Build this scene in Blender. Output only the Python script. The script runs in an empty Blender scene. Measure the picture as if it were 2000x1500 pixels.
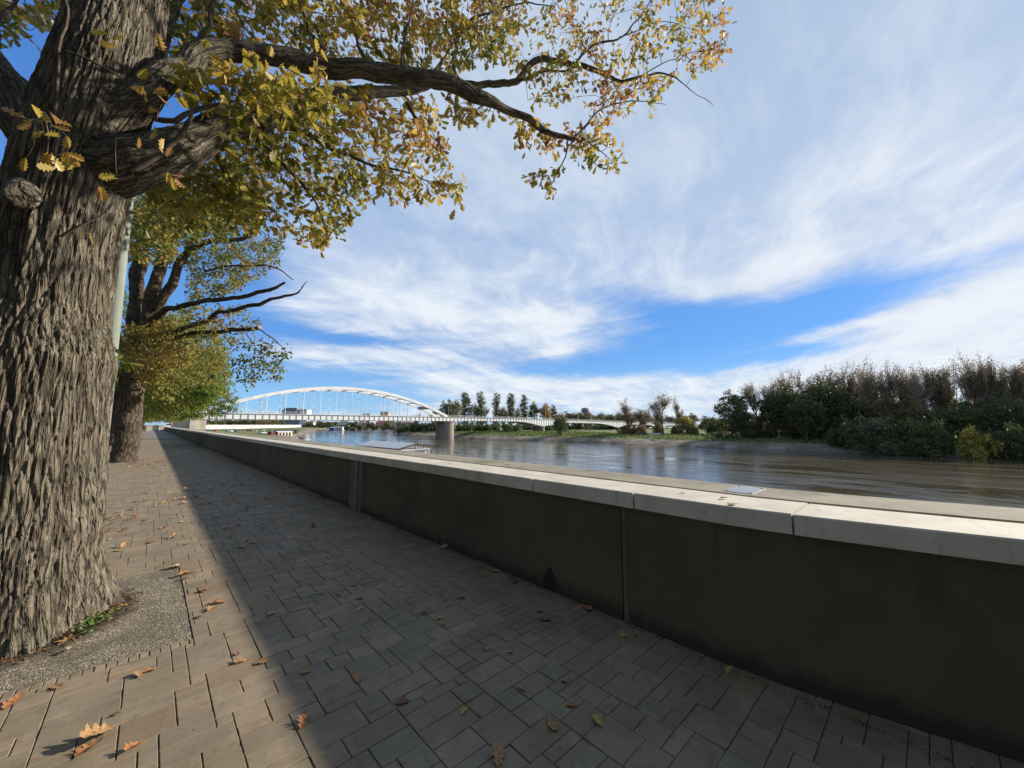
import bpy, bmesh, math, random
import numpy as np
from mathutils import Vector, Matrix
R = math.radians
scene = bpy.context.scene
COL = scene.collection

# ------------------------------------------------------------------ camera
F = 751.0; PITCH = math.atan(80/751); YAW = R(43); HC = 1.6
cam = bpy.data.cameras.new('camera'); cam.sensor_width = 36; cam.lens = F/2000*36
cam.clip_start = 0.05; cam.clip_end = 20000
camo = bpy.data.objects.new('camera', cam); COL.objects.link(camo)
camo.location = (0, 0, HC); camo.rotation_euler = (math.pi/2+PITCH, 0, -YAW)
scene.camera = camo
scene.view_settings.view_transform = 'Standard'
scene.view_settings.look = 'None'
scene.view_settings.exposure = 1.03
scene.view_settings.gamma = 1.0
# sun direction (towards the sun)
SUN_AZ = math.atan2(0.92, -0.39)      # from +Y towards +X
SUN_EL = R(23.2)
sd = Vector((math.cos(SUN_EL)*math.sin(SUN_AZ), math.cos(SUN_EL)*math.cos(SUN_AZ), math.sin(SUN_EL)))
sl = bpy.data.lights.new('sun', 'SUN'); sl.energy = 4.4; sl.angle = R(1.6); sl.color = (1.0, 0.89, 0.75)
so = bpy.data.objects.new('sun', sl); COL.objects.link(so); so.rotation_euler = sd.to_track_quat('Z', 'Y').to_euler()

# ------------------------------------------------------------------ node expression helper
class E_:
    """arithmetic on node sockets"""
    def __init__(s, nt, sock): s.nt = nt; s.s = sock
    def _m(s, op, *a, clamp=False):
        n = s.nt.nodes.new('ShaderNodeMath'); n.operation = op; n.use_clamp = clamp
        for i, v in enumerate((s,)+a):
            if isinstance(v, E_): s.nt.links.new(v.s, n.inputs[i])
            else: n.inputs[i].default_value = v
        return E_(s.nt, n.outputs[0])
    def __add__(s, o): return s._m('ADD', o)
    def __sub__(s, o): return s._m('SUBTRACT', o)
    def __mul__(s, o): return s._m('MULTIPLY', o)
    def __truediv__(s, o): return s._m('DIVIDE', o)
    def f(s, op, *a): return s._m(op, *a)
    def clamp(s): return s._m('ADD', 0.0, clamp=True)
    def sstep(s, a, b):
        n = s.nt.nodes.new('ShaderNodeMapRange'); n.interpolation_type = 'SMOOTHSTEP'
        s.nt.links.new(s.s, n.inputs[0]); n.inputs[1].default_value = a; n.inputs[2].default_value = b
        return E_(s.nt, n.outputs[0])
def comb(nt, x, y, z):
    n = nt.nodes.new('ShaderNodeCombineXYZ')
    for i, v in enumerate((x, y, z)):
        if isinstance(v, E_): nt.links.new(v.s, n.inputs[i])
        else: n.inputs[i].default_value = v
    return n.outputs[0]
def tex_noise(nt, vec, scale, detail=4, rough=0.5, dist=0.0):
    n = nt.nodes.new('ShaderNodeTexNoise'); n.inputs['Scale'].default_value = scale
    n.inputs['Detail'].default_value = detail; n.inputs['Roughness'].default_value = rough
    n.inputs['Distortion'].default_value = dist
    if vec is not None: nt.links.new(vec, n.inputs['Vector'])
    return E_(nt, n.outputs['Fac'])
def mixc(nt, fac, a, b):
    n = nt.nodes.new('ShaderNodeMix'); n.data_type = 'RGBA'
    if isinstance(fac, E_): nt.links.new(fac.s, n.inputs[0])
    else: n.inputs[0].default_value = fac
    for i, v in ((6, a), (7, b)):
        if isinstance(v, (tuple, list)): n.inputs[i].default_value = (*v[:3], 1)
        else: nt.links.new(v, n.inputs[i])
    return n.outputs[2]

# ------------------------------------------------------------------ world
w = bpy.data.worlds.new('World'); scene.world = w; w.use_nodes = True
nt = w.node_tree; nt.nodes.clear()
sky = nt.nodes.new('ShaderNodeTexSky'); sky.sky_type = 'NISHITA'; sky.sun_disc = False
sky.sun_elevation = SUN_EL; sky.sun_rotation = SUN_AZ; sky.air_density = 1.0; sky.dust_density = 0.25; sky.ozone_density = 4.0
bg = nt.nodes.new('ShaderNodeBackground'); bg.inputs['Strength'].default_value = 0.1
outw = nt.nodes.new('ShaderNodeOutputWorld'); nt.links.new(bg.outputs[0], outw.inputs[0])
tc = nt.nodes.new('ShaderNodeTexCoord')
sp = nt.nodes.new('ShaderNodeSeparateXYZ'); nt.links.new(tc.outputs['Generated'], sp.inputs[0])
dx, dy, dz = (E_(nt, sp.outputs[i]) for i in range(3))
# azimuth relative to the river view (radians, right positive), elevation
az = (dx*math.cos(YAW) - dy*math.sin(YAW)).f('ARCTAN2', dx*math.sin(YAW) + dy*math.cos(YAW))
el = dz.f('ARCSINE')
dzz = dz.f('MAXIMUM', 0.0) + 0.16
u = dx/dzz; v = dy/dzz
# wind streaks run roughly along one bearing of the cloud layer
cs, sn = math.cos(R(10)), math.sin(R(10))
us = u*cs + v*sn; vs = v*cs - u*sn
warp = tex_noise(nt, comb(nt, u*0.45, v*0.45, 3.1), 1.0, 4, 0.5)
warp2 = tex_noise(nt, comb(nt, u*0.45, v*0.45, 9.7), 1.0, 4, 0.5)
us2 = us + (warp-0.5)*1.5; vs2 = vs + (warp2-0.5)*1.5
n_big = tex_noise(nt, comb(nt, us2*0.5, vs2*0.8, 0.0), 1.0, 5, 0.5)
n_str = tex_noise(nt, comb(nt, us2*0.8, vs2*2.1, 5.0), 1.0, 9, 0.62, 0.25)
n_fine = tex_noise(nt, comb(nt, us2*3.2, vs2*6.0, 2.0), 1.0, 6, 0.65, 0.3)
n_low = tex_noise(nt, comb(nt, az*3.4 - el*5.0, el*24.0 - az*2.2, 4.0), 1.0, 6, 0.6, 0.6)
def pxdir(px, py):
    uu = -(py-750); fw = F*math.cos(PITCH)-uu*math.sin(PITCH); up = F*math.sin(PITCH)+uu*math.cos(PITCH)
    return math.atan2(px-1000, fw), math.atan2(up, math.hypot(fw, px-1000))
def blob(px, py, wa, we, tilt, amp):
    a0, e0 = pxdir(px, py); c, s_ = math.cos(R(tilt)), math.sin(R(tilt))
    A = az-a0; B = el-e0
    p = (A*c + B*s_)/R(wa); q = (B*c - A*s_)/R(we)
    return ((p*p + q*q)*-1.0).f('EXPONENT')*amp
lowf = el.sstep(R(30), R(6))
n_mid = tex_noise(nt, comb(nt, u*1.5 + warp*1.2, v*1.5 + warp2*1.2, 7.0), 1.0, 8, 0.58)
cov = n_big*0.45 + n_str*0.60 + n_mid*0.75 + n_fine*0.30 + (n_low-.5)*lowf*1.5 - 0.66
for b in [(1480, 625, 17, 3.6, 1, -1.05), (1270, 600, 9, 2.0, -14, -.5), (1180, 655, 7, 1.5, -10, -0.25), (1640, 570, 6, 2.6, 20, -.38), (620, 655, 8, 1.0, -3, -0.75), (760, 668, 6, .8, -3, -.3), (1280, 705, 15, 1.5, 2, -0.85),
          (640, 760, 14, 3.2, 0, -0.9), (1060, 730, 9, .8, 0, -0.3), (-50, 330, 16, 22, 0, -1.2), (60, 60, 13, 15, 0, -1.1), (330, 520, 10, 10, 0, -0.9), (1900, 410, 9, 2.6, 10, -0.45), (1830, 540, 8, 1.8, 12, -.35), (1560, 420, 8, 1.6, -8, -.25), (1000, 470, 12, 1.5, -6, -.2), (1480, 700, 10, 1.0, 8, -.45),
          (1200, 200, 36, 19, 0, 0.50), (760, 560, 18, 6, 0, 0.50), (1020, 630, 15, 2.6, -6, 0.45), (1750, 716, 22, 2.4, 7, 0.42), (1400, 555, 9, 1.8, -16, .42), (1650, 450, 13, 5, 14, .28), (740, 695, 10, 1.0, 3, .55), (980, 755, 15, 2.0, 0, .55), (1750, 150, 22, 16, 0, .35), (1900, 610, 9, 3.5, 10, .5), (1850, 500, 12, 5, 10, .35), (1560, 665, 12, .8, 9, .5)]:
    cov = cov + blob(*b)
mask = cov.sstep(-0.28, 0.68)
thick = (n_str*0.5 + n_mid*.45 + n_fine*0.40 + n_big*0.2 + cov*0.16 + lowf*.14).sstep(0.76, 1.16)
cc = mixc(nt, thick, (2.2, 2.85, 3.95), (4.3, 4.55, 4.8))
gl = az.sstep(-.2, 1.0)*el.sstep(R(50), R(5))
cc = mixc(nt, gl*0.35, cc, (4.4, 4.5, 4.7))
cc = mixc(nt, el.sstep(R(20), R(50))*.6, cc, (1.85, 2.5, 3.45))
vm = nt.nodes.new('ShaderNodeVectorMath'); vm.operation = 'MULTIPLY'; nt.links.new(sky.outputs[0], vm.inputs[0]); vm.inputs[1].default_value = (0.62, 0.86, 1.12)
blue = mixc(nt, el.sstep(R(0), R(12)), (1.45, 2.75, 4.3), (.62, 1.65, 3.75)); blue = mixc(nt, el.sstep(R(10), R(45)), blue, (.30, .95, 2.95))
blue = mixc(nt, .8, vm.outputs[0], blue)
skyc = mixc(nt, mask*0.95, blue, cc)
nt.links.new(skyc, bg.inputs['Color'])

# ------------------------------------------------------------------ geometry helpers
def ray(px, py):
    uu = -(py-750); fw = F*math.cos(PITCH)-uu*math.sin(PITCH); up = F*math.sin(PITCH)+uu*math.cos(PITCH)
    x = px-1000
    return fw*math.sin(YAW)+x*math.cos(YAW), fw*math.cos(YAW)-x*math.sin(YAW), up, fw
def at(px, py, d):
    """the place seen at px,py that lies d metres ahead"""
    X, Y, Z, fw = ray(px, py); t = d/fw
    return np.array((X*t, Y*t, HC+Z*t))
def gz(px, py, z=0.0):
    X, Y, Z, fw = ray(px, py); t = (z-HC)/Z
    return np.array((X*t, Y*t, z))
def azpt(px, d, z):
    k = (px-1000)/755
    return (d*(math.sin(YAW)+math.cos(YAW)*k), d*(math.cos(YAW)-math.sin(YAW)*k), z)
def zof(py, d): return HC+(830-py)/755*d

def link(name, me, mat=None, parent=None):
    o = bpy.data.objects.new(name, me); COL.objects.link(o)
    if mat is not None:
        for m_ in (mat if isinstance(mat, (list, tuple)) else [mat]): me.materials.append(m_)
    if parent is not None: o.parent = parent
    return o
def tag(o, label=None, cat=None, group=None, kind=None):
    if label: o['label'] = label
    if cat: o['category'] = cat
    if group: o['group'] = group
    if kind: o['kind'] = kind
    return o
def empty(name, loc=(0, 0, 0), rz=0, label=None, cat=None, group=None):
    o = bpy.data.objects.new(name, None); COL.objects.link(o); o.location = loc; o.rotation_euler = (0, 0, rz); o.empty_display_size = .2
    return tag(o, label, cat, group)
def copy_tree(o, parent=None):
    c = o.copy(); COL.objects.link(c)
    if parent is not None: c.parent = parent
    for ch in [x for x in o.children]:
        inv = ch.matrix_parent_inverse.copy(); k = copy_tree(ch, c); k.matrix_parent_inverse = inv
    return c
def mesh_np(name, V, faces_flat, sizes, attrs=None, smooth=False):
    me = bpy.data.meshes.new(name); V = np.asarray(V, dtype=np.float32)
    sizes = np.asarray(sizes, dtype=np.int32); ff = np.asarray(faces_flat, dtype=np.int32)
    me.vertices.add(len(V)); me.vertices.foreach_set('co', V.ravel())
    me.loops.add(len(ff)); me.loops.foreach_set('vertex_index', ff)
    me.polygons.add(len(sizes)); st = np.zeros(len(sizes), dtype=np.int32); st[1:] = np.cumsum(sizes)[:-1]
    me.polygons.foreach_set('loop_start', st); me.polygons.foreach_set('loop_total', sizes)
    me.polygons.foreach_set('use_smooth', np.full(len(sizes), bool(smooth)))
    me.update(calc_edges=True)
    for k, (dom, arr) in (attrs or {}).items():
        arr = np.asarray(arr, dtype=np.float32)
        if arr.ndim == 1:
            a = me.attributes.new(k, 'FLOAT', dom); a.data.foreach_set('value', arr)
        else:
            a = me.attributes.new(k, 'FLOAT_COLOR', dom)
            if arr.shape[1] == 3: arr = np.hstack([arr, np.ones((len(arr), 1), np.float32)])
            a.data.foreach_set('color', arr.ravel())
    me.validate()
    return me
class MB:
    """collects solids into one mesh"""
    def __init__(s): s.V = []; s.f = []; s.sz = []; s.n = 0
    def add(s, V, faces):
        V = np.asarray(V, float); s.V.append(V)
        for fc in faces: s.f.extend([i+s.n for i in fc]); s.sz.append(len(fc))
        s.n += len(V); return s
    def box(s, x0, x1, y0, y1, z0, z1, M=None):
        V = np.array([(x, y, z) for z in (z0, z1) for y in (y0, y1) for x in (x0, x1)], float)
        if M is not None: V = np.array([tuple(M @ Vector(p)) for p in V])
        return s.add(V, [(0, 2, 3, 1), (4, 5, 7, 6), (0, 1, 5, 4), (2, 6, 7, 3), (0, 4, 6, 2), (1, 3, 7, 5)])
    def cbox(s, x0, x1, y0, y1, z0, z1, b=0.01):
        """box with chamfered top and vertical edges"""
        V = []
        for z, i in ((z0, 0), (z1-b, 0), (z1, b)):
            xs0, xs1, ys0, ys1 = x0+i, x1-i, y0+i, y1-i
            V += [(xs0+b, ys0, z), (xs1-b, ys0, z), (xs1, ys0+b, z), (xs1, ys1-b, z), (xs1-b, ys1, z), (xs0+b, ys1, z), (xs0, ys1-b, z), (xs0, ys0+b, z)]
        fs = [tuple(range(7, -1, -1)), tuple(range(16, 24))]
        for L in (0, 8):
            for i in range(8): j = (i+1) % 8; fs.append((L+i, L+j, L+8+j, L+8+i))
        return s.add(V, fs)
    def bar(s, a, b, wx, wz=None):
        a = np.asarray(a, float); b = np.asarray(b, float); wz = wz or wx
        d = b-a; d /= (np.linalg.norm(d)+1e-9); up = np.array((0, 0, 1.)) if abs(d[2]) < .95 else np.array((0, 1., 0))
        sx = np.cross(d, up); sx /= np.linalg.norm(sx); uz = np.cross(sx, d)
        V = [p+sx*i*wx/2+uz*j*wz/2 for p in (a, b) for (i, j) in ((-1, -1), (1, -1), (1, 1), (-1, 1))]
        return s.add(V, [(3, 2, 1, 0), (4, 5, 6, 7), (0, 1, 5, 4), (1, 2, 6, 5), (2, 3, 7, 6), (3, 0, 4, 7)])
    def tube(s, P, Rr, n=8, caps=True):
        P = np.asarray(P, float); Rr = np.broadcast_to(np.asarray(Rr, float), (len(P),))
        T = np.gradient(P, axis=0); T /= (np.linalg.norm(T, axis=1, keepdims=True)+1e-9)
        ref = np.array((0, 0, 1.)) if abs(T[0][2]) < .9 else np.array((1., 0, 0))
        V = []; a = np.arange(n)*2*math.pi/n; sx = np.cross(T[0], ref); sx /= np.linalg.norm(sx)
        for p, t, r in zip(P, T, Rr):
            sx = sx-t*np.dot(sx, t); sx /= (np.linalg.norm(sx)+1e-9); sy = np.cross(t, sx)
            V.append(p+r*(np.cos(a)[:, None]*sx+np.sin(a)[:, None]*sy))
        V = np.concatenate(V); fs = []
        for k in range(len(P)-1):
            for i in range(n):
                j = (i+1) % n; fs.append((k*n+i, k*n+j, (k+1)*n+j, (k+1)*n+i))
        if caps: fs.append(tuple(range(n-1, -1, -1))); fs.append(tuple(range(len(V)-n, len(V))))
        return s.add(V, fs)
    def cyl(s, c, r, z0, z1, n=16, r1=None):
        return s.tube([(c[0], c[1], z0), (c[0], c[1], z1)], [r, r if r1 is None else r1], n)
    def quad(s, a, b, c, d): return s.add([a, b, c, d], [(0, 1, 2, 3)])
    def prism(s, poly, z0, z1):
        n = len(poly); V = [(x, y, z0) for x, y in poly]+[(x, y, z1) for x, y in poly]
        return s.add(V, [tuple(range(n-1, -1, -1)), tuple(range(n, 2*n))]+[(i, (i+1) % n, n+(i+1) % n, n+i) for i in range(n)])
    def build(s, name, mat, parent=None, smooth=False, bevel=0):
        me = mesh_np(name, np.concatenate(s.V), s.f, s.sz, smooth=smooth)
        return link(name, me, mat, parent)

# vectorised noise
def _h(ix, iy, iz, k=0):
    n = (ix.astype(np.int64)*374761393+iy.astype(np.int64)*668265263+iz.astype(np.int64)*2147483647+k*1274126177) & 0xffffffff
    n = ((n ^ (n >> 13))*1274126177) & 0xffffffff; n = ((n ^ (n >> 15))*2246822519) & 0xffffffff
    return ((n ^ (n >> 16)) & 0xffffff)/float(0xffffff)
def vnoise(P, k=0):
    i = np.floor(P).astype(np.int64); f = P-i; f = f*f*(3-2*f); r = 0
    for a in (0, 1):
        for b in (0, 1):
            for c in (0, 1):
                wgt = (f[:, 0] if a else 1-f[:, 0])*(f[:, 1] if b else 1-f[:, 1])*(f[:, 2] if c else 1-f[:, 2])
                r = r+wgt*_h(i[:, 0]+a, i[:, 1]+b, i[:, 2]+c, k)
    return r
def fbm(P, o=4, k=0):
    r = 0; a = .5
    for j in range(o): r = r+a*vnoise(P*2**j+j*17.3, k+j); a *= .5
    return r
def worley(P, k=0):
    i = np.floor(P).astype(np.int64); d1 = np.full(len(P), 9.); d2 = d1.copy(); cell = np.zeros(len(P))
    for a in (-1, 0, 1):
        for b in (-1, 0, 1):
            for c in (-1, 0, 1):
                x, y, z = i[:, 0]+a, i[:, 1]+b, i[:, 2]+c
                q = np.stack([x+_h(x, y, z, k), y+_h(x, y, z, k+1), z+_h(x, y, z, k+2)], 1)
                d = np.linalg.norm(P-q, axis=1); nw = d < d1
                d2 = np.where(nw, d1, np.minimum(d2, d)); cell = np.where(nw, _h(x, y, z, k+3), cell); d1 = np.where(nw, d, d1)
    return d1, d2, cell

# ------------------------------------------------------------------ materials
def new_mat(name):
    m = bpy.data.materials.new(name); m.use_nodes = True; nt = m.node_tree
    b = nt.nodes['Principled BSDF']; return m, nt, b
def pmat(name, c1, c2=None, scale=6.0, rough=.8, bump=0.0, bscale=40.0, metal=0.0, spec=.3, detail=5, stretch=(1, 1, 1), c3=None, s3=.6, coords='Object', t3=(.52, .68)):
    m, nt, b = new_mat(name); c2 = c2 or tuple(x*.75 for x in c1)
    t = nt.nodes.new('ShaderNodeTexCoord'); mp = nt.nodes.new('ShaderNodeMapping'); mp.inputs['Scale'].default_value = stretch
    nt.links.new(t.outputs[coords], mp.inputs[0]); vec = mp.outputs[0]
    n = tex_noise(nt, vec, scale, detail, .6).sstep(.3, .7); c = mixc(nt, n, c1, c2)
    if c3 is not None: c = mixc(nt, tex_noise(nt, vec, s3, 4, .6).sstep(*t3), c, c3)
    nt.links.new(c, b.inputs['Base Color']); b.inputs['Roughness'].default_value = rough; b.inputs['Metallic'].default_value = metal
    b.inputs['Specular IOR Level'].default_value = spec
    if bump:
        nb = tex_noise(nt, vec, bscale, 5, .6); bp = nt.nodes.new('ShaderNodeBump'); bp.inputs['Strength'].default_value = bump; bp.inputs['Distance'].default_value = 1.0/bscale
        nt.links.new(nb.s, bp.inputs['Height']); nt.links.new(bp.outputs[0], b.inputs['Normal'])
    return m
def leafmat(name, ramp, trans=.45, rough=.5):
    """colour per leaf from the leaf's own random value"""
    m, nt, b = new_mat(name)
    a = nt.nodes.new('ShaderNodeAttribute'); a.attribute_name = 'rnd'
    cr = nt.nodes.new('ShaderNodeValToRGB'); e = cr.color_ramp.elements
    e[0].position = ramp[0][0]; e[0].color = (*ramp[0][1], 1); e[1].position = ramp[-1][0]; e[1].color = (*ramp[-1][1], 1)
    for p, c in ramp[1:-1]: q = e.new(p); q.color = (*c, 1)
    nt.links.new(a.outputs['Fac'], cr.inputs[0]); nt.links.new(cr.outputs[0], b.inputs['Base Color'])
    b.inputs['Roughness'].default_value = rough; b.inputs['Specular IOR Level'].default_value = .35
    tr = nt.nodes.new('ShaderNodeBsdfTranslucent'); nt.links.new(cr.outputs[0], tr.inputs[0])
    mx = nt.nodes.new('ShaderNodeMixShader'); mx.inputs[0].default_value = trans
    nt.links.new(b.outputs[0], mx.inputs[1]); nt.links.new(tr.outputs[0], mx.inputs[2])
    nt.links.new(mx.outputs[0], nt.nodes['Material Output'].inputs['Surface'])
    return m
# ================================================================== STRUCTURE
WL = -7.4                                                   # river level
# ---- river outline
LEFT = [(18, -900), (18, -60), (20, 40), (27, 90), (38, 140), (52, 200), (66, 262), (100, 380), (150, 520), (235, 800), (420, 900), (2600, 900)]
RIGHT = [(2600, 380), (600, 400), (300, 405), (200, 385), (176, 352), (160, 300), (152, 240), (149, 181), (157, 140), (161, 108), (163, 75), (162, 51), (165, 20), (164, -15), (168, -80), (172, -900)]
POLY = np.array(LEFT+RIGHT, float)
def river_sd(P):
    """distance to the river's edge, negative in the water"""
    n = len(POLY); d = np.full(len(P), 1e9); ins = np.zeros(len(P), bool)
    for i in range(n):
        a = POLY[i]; b = POLY[(i+1) % n]; ab = b-a; t = np.clip(((P-a)@ab)/(ab@ab), 0, 1)
        d = np.minimum(d, np.linalg.norm(P-(a+t[:, None]*ab), axis=1))
        c = ((a[1] > P[:, 1]) != (b[1] > P[:, 1])); den = b[1]-a[1] if b[1] != a[1] else 1e-9
        ins ^= c & (P[:, 0] < (b[0]-a[0])*(P[:, 1]-a[1])/den+a[0])
    return np.where(ins, -d, d)
def terrain_h(X, Y):
    P = np.stack([X, Y], 1); d = river_sd(P); P3 = np.stack([X*.06, Y*.06, X*0], 1)
    n = fbm(P3, 4, 5)-.47; n2 = fbm(P3*5, 3, 9)-.45
    d = d+n*7
    right = X > 110
    far = np.hypot(X, Y) > 520
    hr = np.interp(d, [-60, -20, 0, 3, 9, 20, 60, 400], [-6, -3, -.15, 1.1, 2.3, 3.3, 3.8, 5.2])
    hl = np.interp(d, [-60, -20, 0, 6, 25, 60, 140, 400], [-6, -3, -.15, 1.4, 3.2, 5.0, 7.2, 7.6])
    hf = np.interp(d, [-60, 0, 12, 60, 400], [-6, -.1, 2.2, 4.0, 5.0])
    h = np.where(far, hf, np.where(right, hr, hl))
    h = WL+h+n2*np.clip(d, 0, 4)*.22+n*np.clip(d, 0, 4)*.25
    und = (X < 5.2) & (Y < 215)
    return np.where(und, np.minimum(h, -.6), h)
def axis(segs):
    out = []
    for a, b, s in segs: out.append(np.arange(a, b, s))
    return np.concatenate(out)
xs = axis([(-6000, -600, 600), (-600, -60, 60), (-60, 0, 12), (0, 30, 4), (30, 110, 4), (110, 200, 1.2), (200, 420, 7), (420, 1100, 30), (1100, 9001, 700)])
ys = axis([(-5000, -600, 600), (-600, -120, 40), (-120, 420, 2.2), (420, 1000, 10), (1000, 2000, 80), (2000, 9001, 700)])
XX, YY = np.meshgrid(xs, ys); nx, ny = len(xs), len(ys)
HH = terrain_h(XX.ravel(), YY.ravel())
ii = (np.arange(ny-1)[:, None]*nx+np.arange(nx-1)[None, :]).ravel()
tf = np.stack([ii, ii+1, ii+nx+1, ii+nx], 1).ravel()
m, nt, b = new_mat('grass_and_mud')
g = nt.nodes.new('ShaderNodeNewGeometry'); s_ = nt.nodes.new('ShaderNodeSeparateXYZ'); nt.links.new(g.outputs['Position'], s_.inputs[0])
z = E_(nt, s_.outputs[2]); pos = g.outputs['Position']
nb = tex_noise(nt, pos, .12, 5, .6); nc = tex_noise(nt, pos, 1.1, 4, .6); nd = tex_noise(nt, pos, .035, 3, .5)
grass = mixc(nt, nc.sstep(.35, .65), (.055, .10, .018), (.12, .15, .035)); grass = mixc(nt, nb.sstep(.5, .72), grass, (.16, .13, .06))
mud = mixc(nt, nc.sstep(.3, .7), (.17, .135, .09), (.10, .078, .05)); mud = mixc(nt, nb.sstep(.45, .6), mud, (.23, .19, .135))
fac = (z + (nb-.5)*1.6 + (nc-.5)*.7).sstep(WL+2.1, WL+2.7)
c = mixc(nt, fac, mud, grass); wet = (z*-1.0).sstep(-WL-.35, -WL)
c = mixc(nt, wet*.6, c, (.05, .038, .025)); nt.links.new(c, b.inputs['Base Color']); b.inputs['Roughness'].default_value = .95
bp = nt.nodes.new('ShaderNodeBump'); bp.inputs['Strength'].default_value = .8; bp.inputs['Distance'].default_value = .5; nt.links.new(nc.s, bp.inputs['Height']); nt.links.new(bp.outputs[0], b.inputs['Normal'])
tag(link('terrain', mesh_np('terrain', np.stack([XX.ravel(), YY.ravel(), HH], 1), tf, np.full(len(ii), 4), smooth=True), m), kind='structure')

# ---- water
m, nt, b = new_mat('river_water')
g = nt.nodes.new('ShaderNodeNewGeometry'); mp = nt.nodes.new('ShaderNodeMapping'); nt.links.new(g.outputs['Position'], mp.inputs[0])
mp.inputs['Rotation'].default_value = (0, 0, R(-14)); mp.inputs['Scale'].default_value = (1.0, 0.30, 1)
big = tex_noise(nt, mp.outputs[0], .045, 4, .55, .8); mid = tex_noise(nt, mp.outputs[0], .35, 4, .6, .5); fine = tex_noise(nt, g.outputs['Position'], 2.2, 5, .65, .3)
sw = tex_noise(nt, mp.outputs[0], .11, 6, .65, 1.8)
patch = (big*.45+sw*.65).sstep(.50, .62)
b.inputs['Roughness'].default_value = .06; b.inputs['IOR'].default_value = 1.42; b.inputs['Specular IOR Level'].default_value = .75
nt.links.new(mixc(nt, patch, (.070, .058, .036), (.10, .085, .055)), b.inputs['Base Color'])
hh = mid*(patch*.85+.14)+fine*(patch*.26+.03)+sw*.55
hh = hh
bp = nt.nodes.new('ShaderNodeBump'); bp.inputs['Strength'].default_value = 1.0; bp.inputs['Distance'].default_value = .075
nt.links.new(hh.s, bp.inputs['Height']); nt.links.new(bp.outputs[0], b.inputs['Normal'])
rr = patch*.08+.02; nt.links.new(rr.s, b.inputs['Roughness'])
WATER = m
wv = [(-100, -5000, WL), (9000, -5000, WL), (9000, 9000, WL), (-100, 9000, WL)]
tag(link('river_water', mesh_np('river_water', wv, [0, 1, 2, 3], [4]), m), kind='structure')

# ---- promenade base slab (also the sandy joints between the paving stones)
joint = pmat('joint_sand', (.050, .043, .032), (.11, .095, .068), 30, .95, .4, 200, c3=(.045, .06, .02), s3=1.2)
tag(MB().box(-60, 4.02, -60, 207, -7, -.012).build('promenade_base', joint), kind='structure')
asph = pmat('asphalt', (.05, .05, .05), (.07, .068, .065), 8, .9, .3, 150)
tag(MB().quad((-60, -60, .02), (-3.6, -60, .02), (-3.6, 206.9, .02), (-60, 206.9, .02)).build('road', asph), kind='structure')
kc = pmat('kerb_concrete', (.30, .29, .26), (.22, .21, .19), 9, .85, .2, 90)
k = MB()
for y in np.arange(-40, 206, 1.0): k.cbox(-3.6, -3.45, y+.004, y+.996, -.011, .12, .012)
tag(k.build('kerb', kc), kind='structure')
# ---- paving: mixed format stones as real bevelled blocks
rng = np.random.default_rng(7)
U = .0762
PIT = (-1.93, .345, 3.90, 5.915)                            # gravel pad of the near tree
PITS = [PIT]+[(-1.9, -.15, y-1.0, y+1.0) for y in (24.3,)]
X0, X1 = -3.44, 2.90
ncol = int((X1-X0)/U)+5
def inpit(x0, x1, y0, y1):
    return any(x1 > p[0]+.01 and x0 < p[1]-.01 and y1 > p[2]+.01 and y0 < p[3]-.01 for p in PITS)
stones = []
nrow = int(64/U); occ = np.zeros((nrow, ncol+8), bool)
sizes = [(2, 2), (3, 2), (4, 2), (3, 2), (2, 2), (3, 3), (4, 2), (2, 1), (3, 1), (2, 2), (4, 3), (3, 1)]
for r_ in range(nrow):
    c_ = 0
    while c_ < ncol:
        if occ[r_, c_]: c_ += 1; continue
        free = 0
        while c_+free < ncol and not occ[r_, c_+free] and free < 4: free += 1
        cand = [(a, h) for a, h in sizes if a <= free and r_+h <= nrow and not (free-a == 1 and c_+free < ncol and free < 4)]
        a, h = cand[rng.integers(len(cand))] if cand else (free, 1 if rng.random() < .5 else 2)
        h = min(h, nrow-r_)
        while h > 1 and occ[r_+h-1, c_:c_+a].any(): h -= 1
        occ[r_:r_+h, c_:c_+a] = True
        stones.append((X0+c_*U, X0+(c_+a)*U, -2.4+r_*U, -2.4+(r_+h)*U)); c_ += a
# border courses of small setts round the gravel pad
P_ = PIT; sett = []
for x in np.arange(P_[0], P_[1]-.02, .0536): sett.append((x, min(x+.0536, P_[1]), P_[2]-.075, P_[2]))
ST = []
for s in stones:
    x0, x1, y0, y1 = s; skip = False
    for p in PITS:
        py0 = p[2]-.075 if p is PIT else p[2]
        if x1 > p[0]+1e-4 and x0 < p[1]-1e-4 and y1 > py0+1e-4 and y0 < p[3]-1e-4:
            # trim the stone against the pad
            cuts = []
            if x0 < p[0]: cuts.append((x0, p[0], y0, y1))
            if x1 > p[1]: cuts.append((p[1], x1, y0, y1))
            xa, xb = max(x0, p[0]), min(x1, p[1])
            if y0 < py0: cuts.append((xa, xb, y0, py0))
            if y1 > p[3]: cuts.append((xa, xb, p[3], y1))
            ST += [q for q in cuts if q[1]-q[0] > .022 and q[3]-q[2] > .022]; skip = True; break
    if not skip: ST.append(s)
ST += sett
ST = np.array(ST); nS = len(ST)
big_ = (ST[:, 1]-ST[:, 0]) > 0
jx = np.where(rng.random(nS) < .6, .0034, .0024); jy = np.where(rng.random(nS) < .5, .0022, .0014)
x0 = ST[:, 0]+jx; x1 = ST[:, 1]-jx*.6; y0 = ST[:, 2]+jy; y1 = ST[:, 3]-jy; bv = .0030
zt = rng.normal(0, .0007, nS); tx = rng.normal(0, .0011, (nS, 2))
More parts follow.
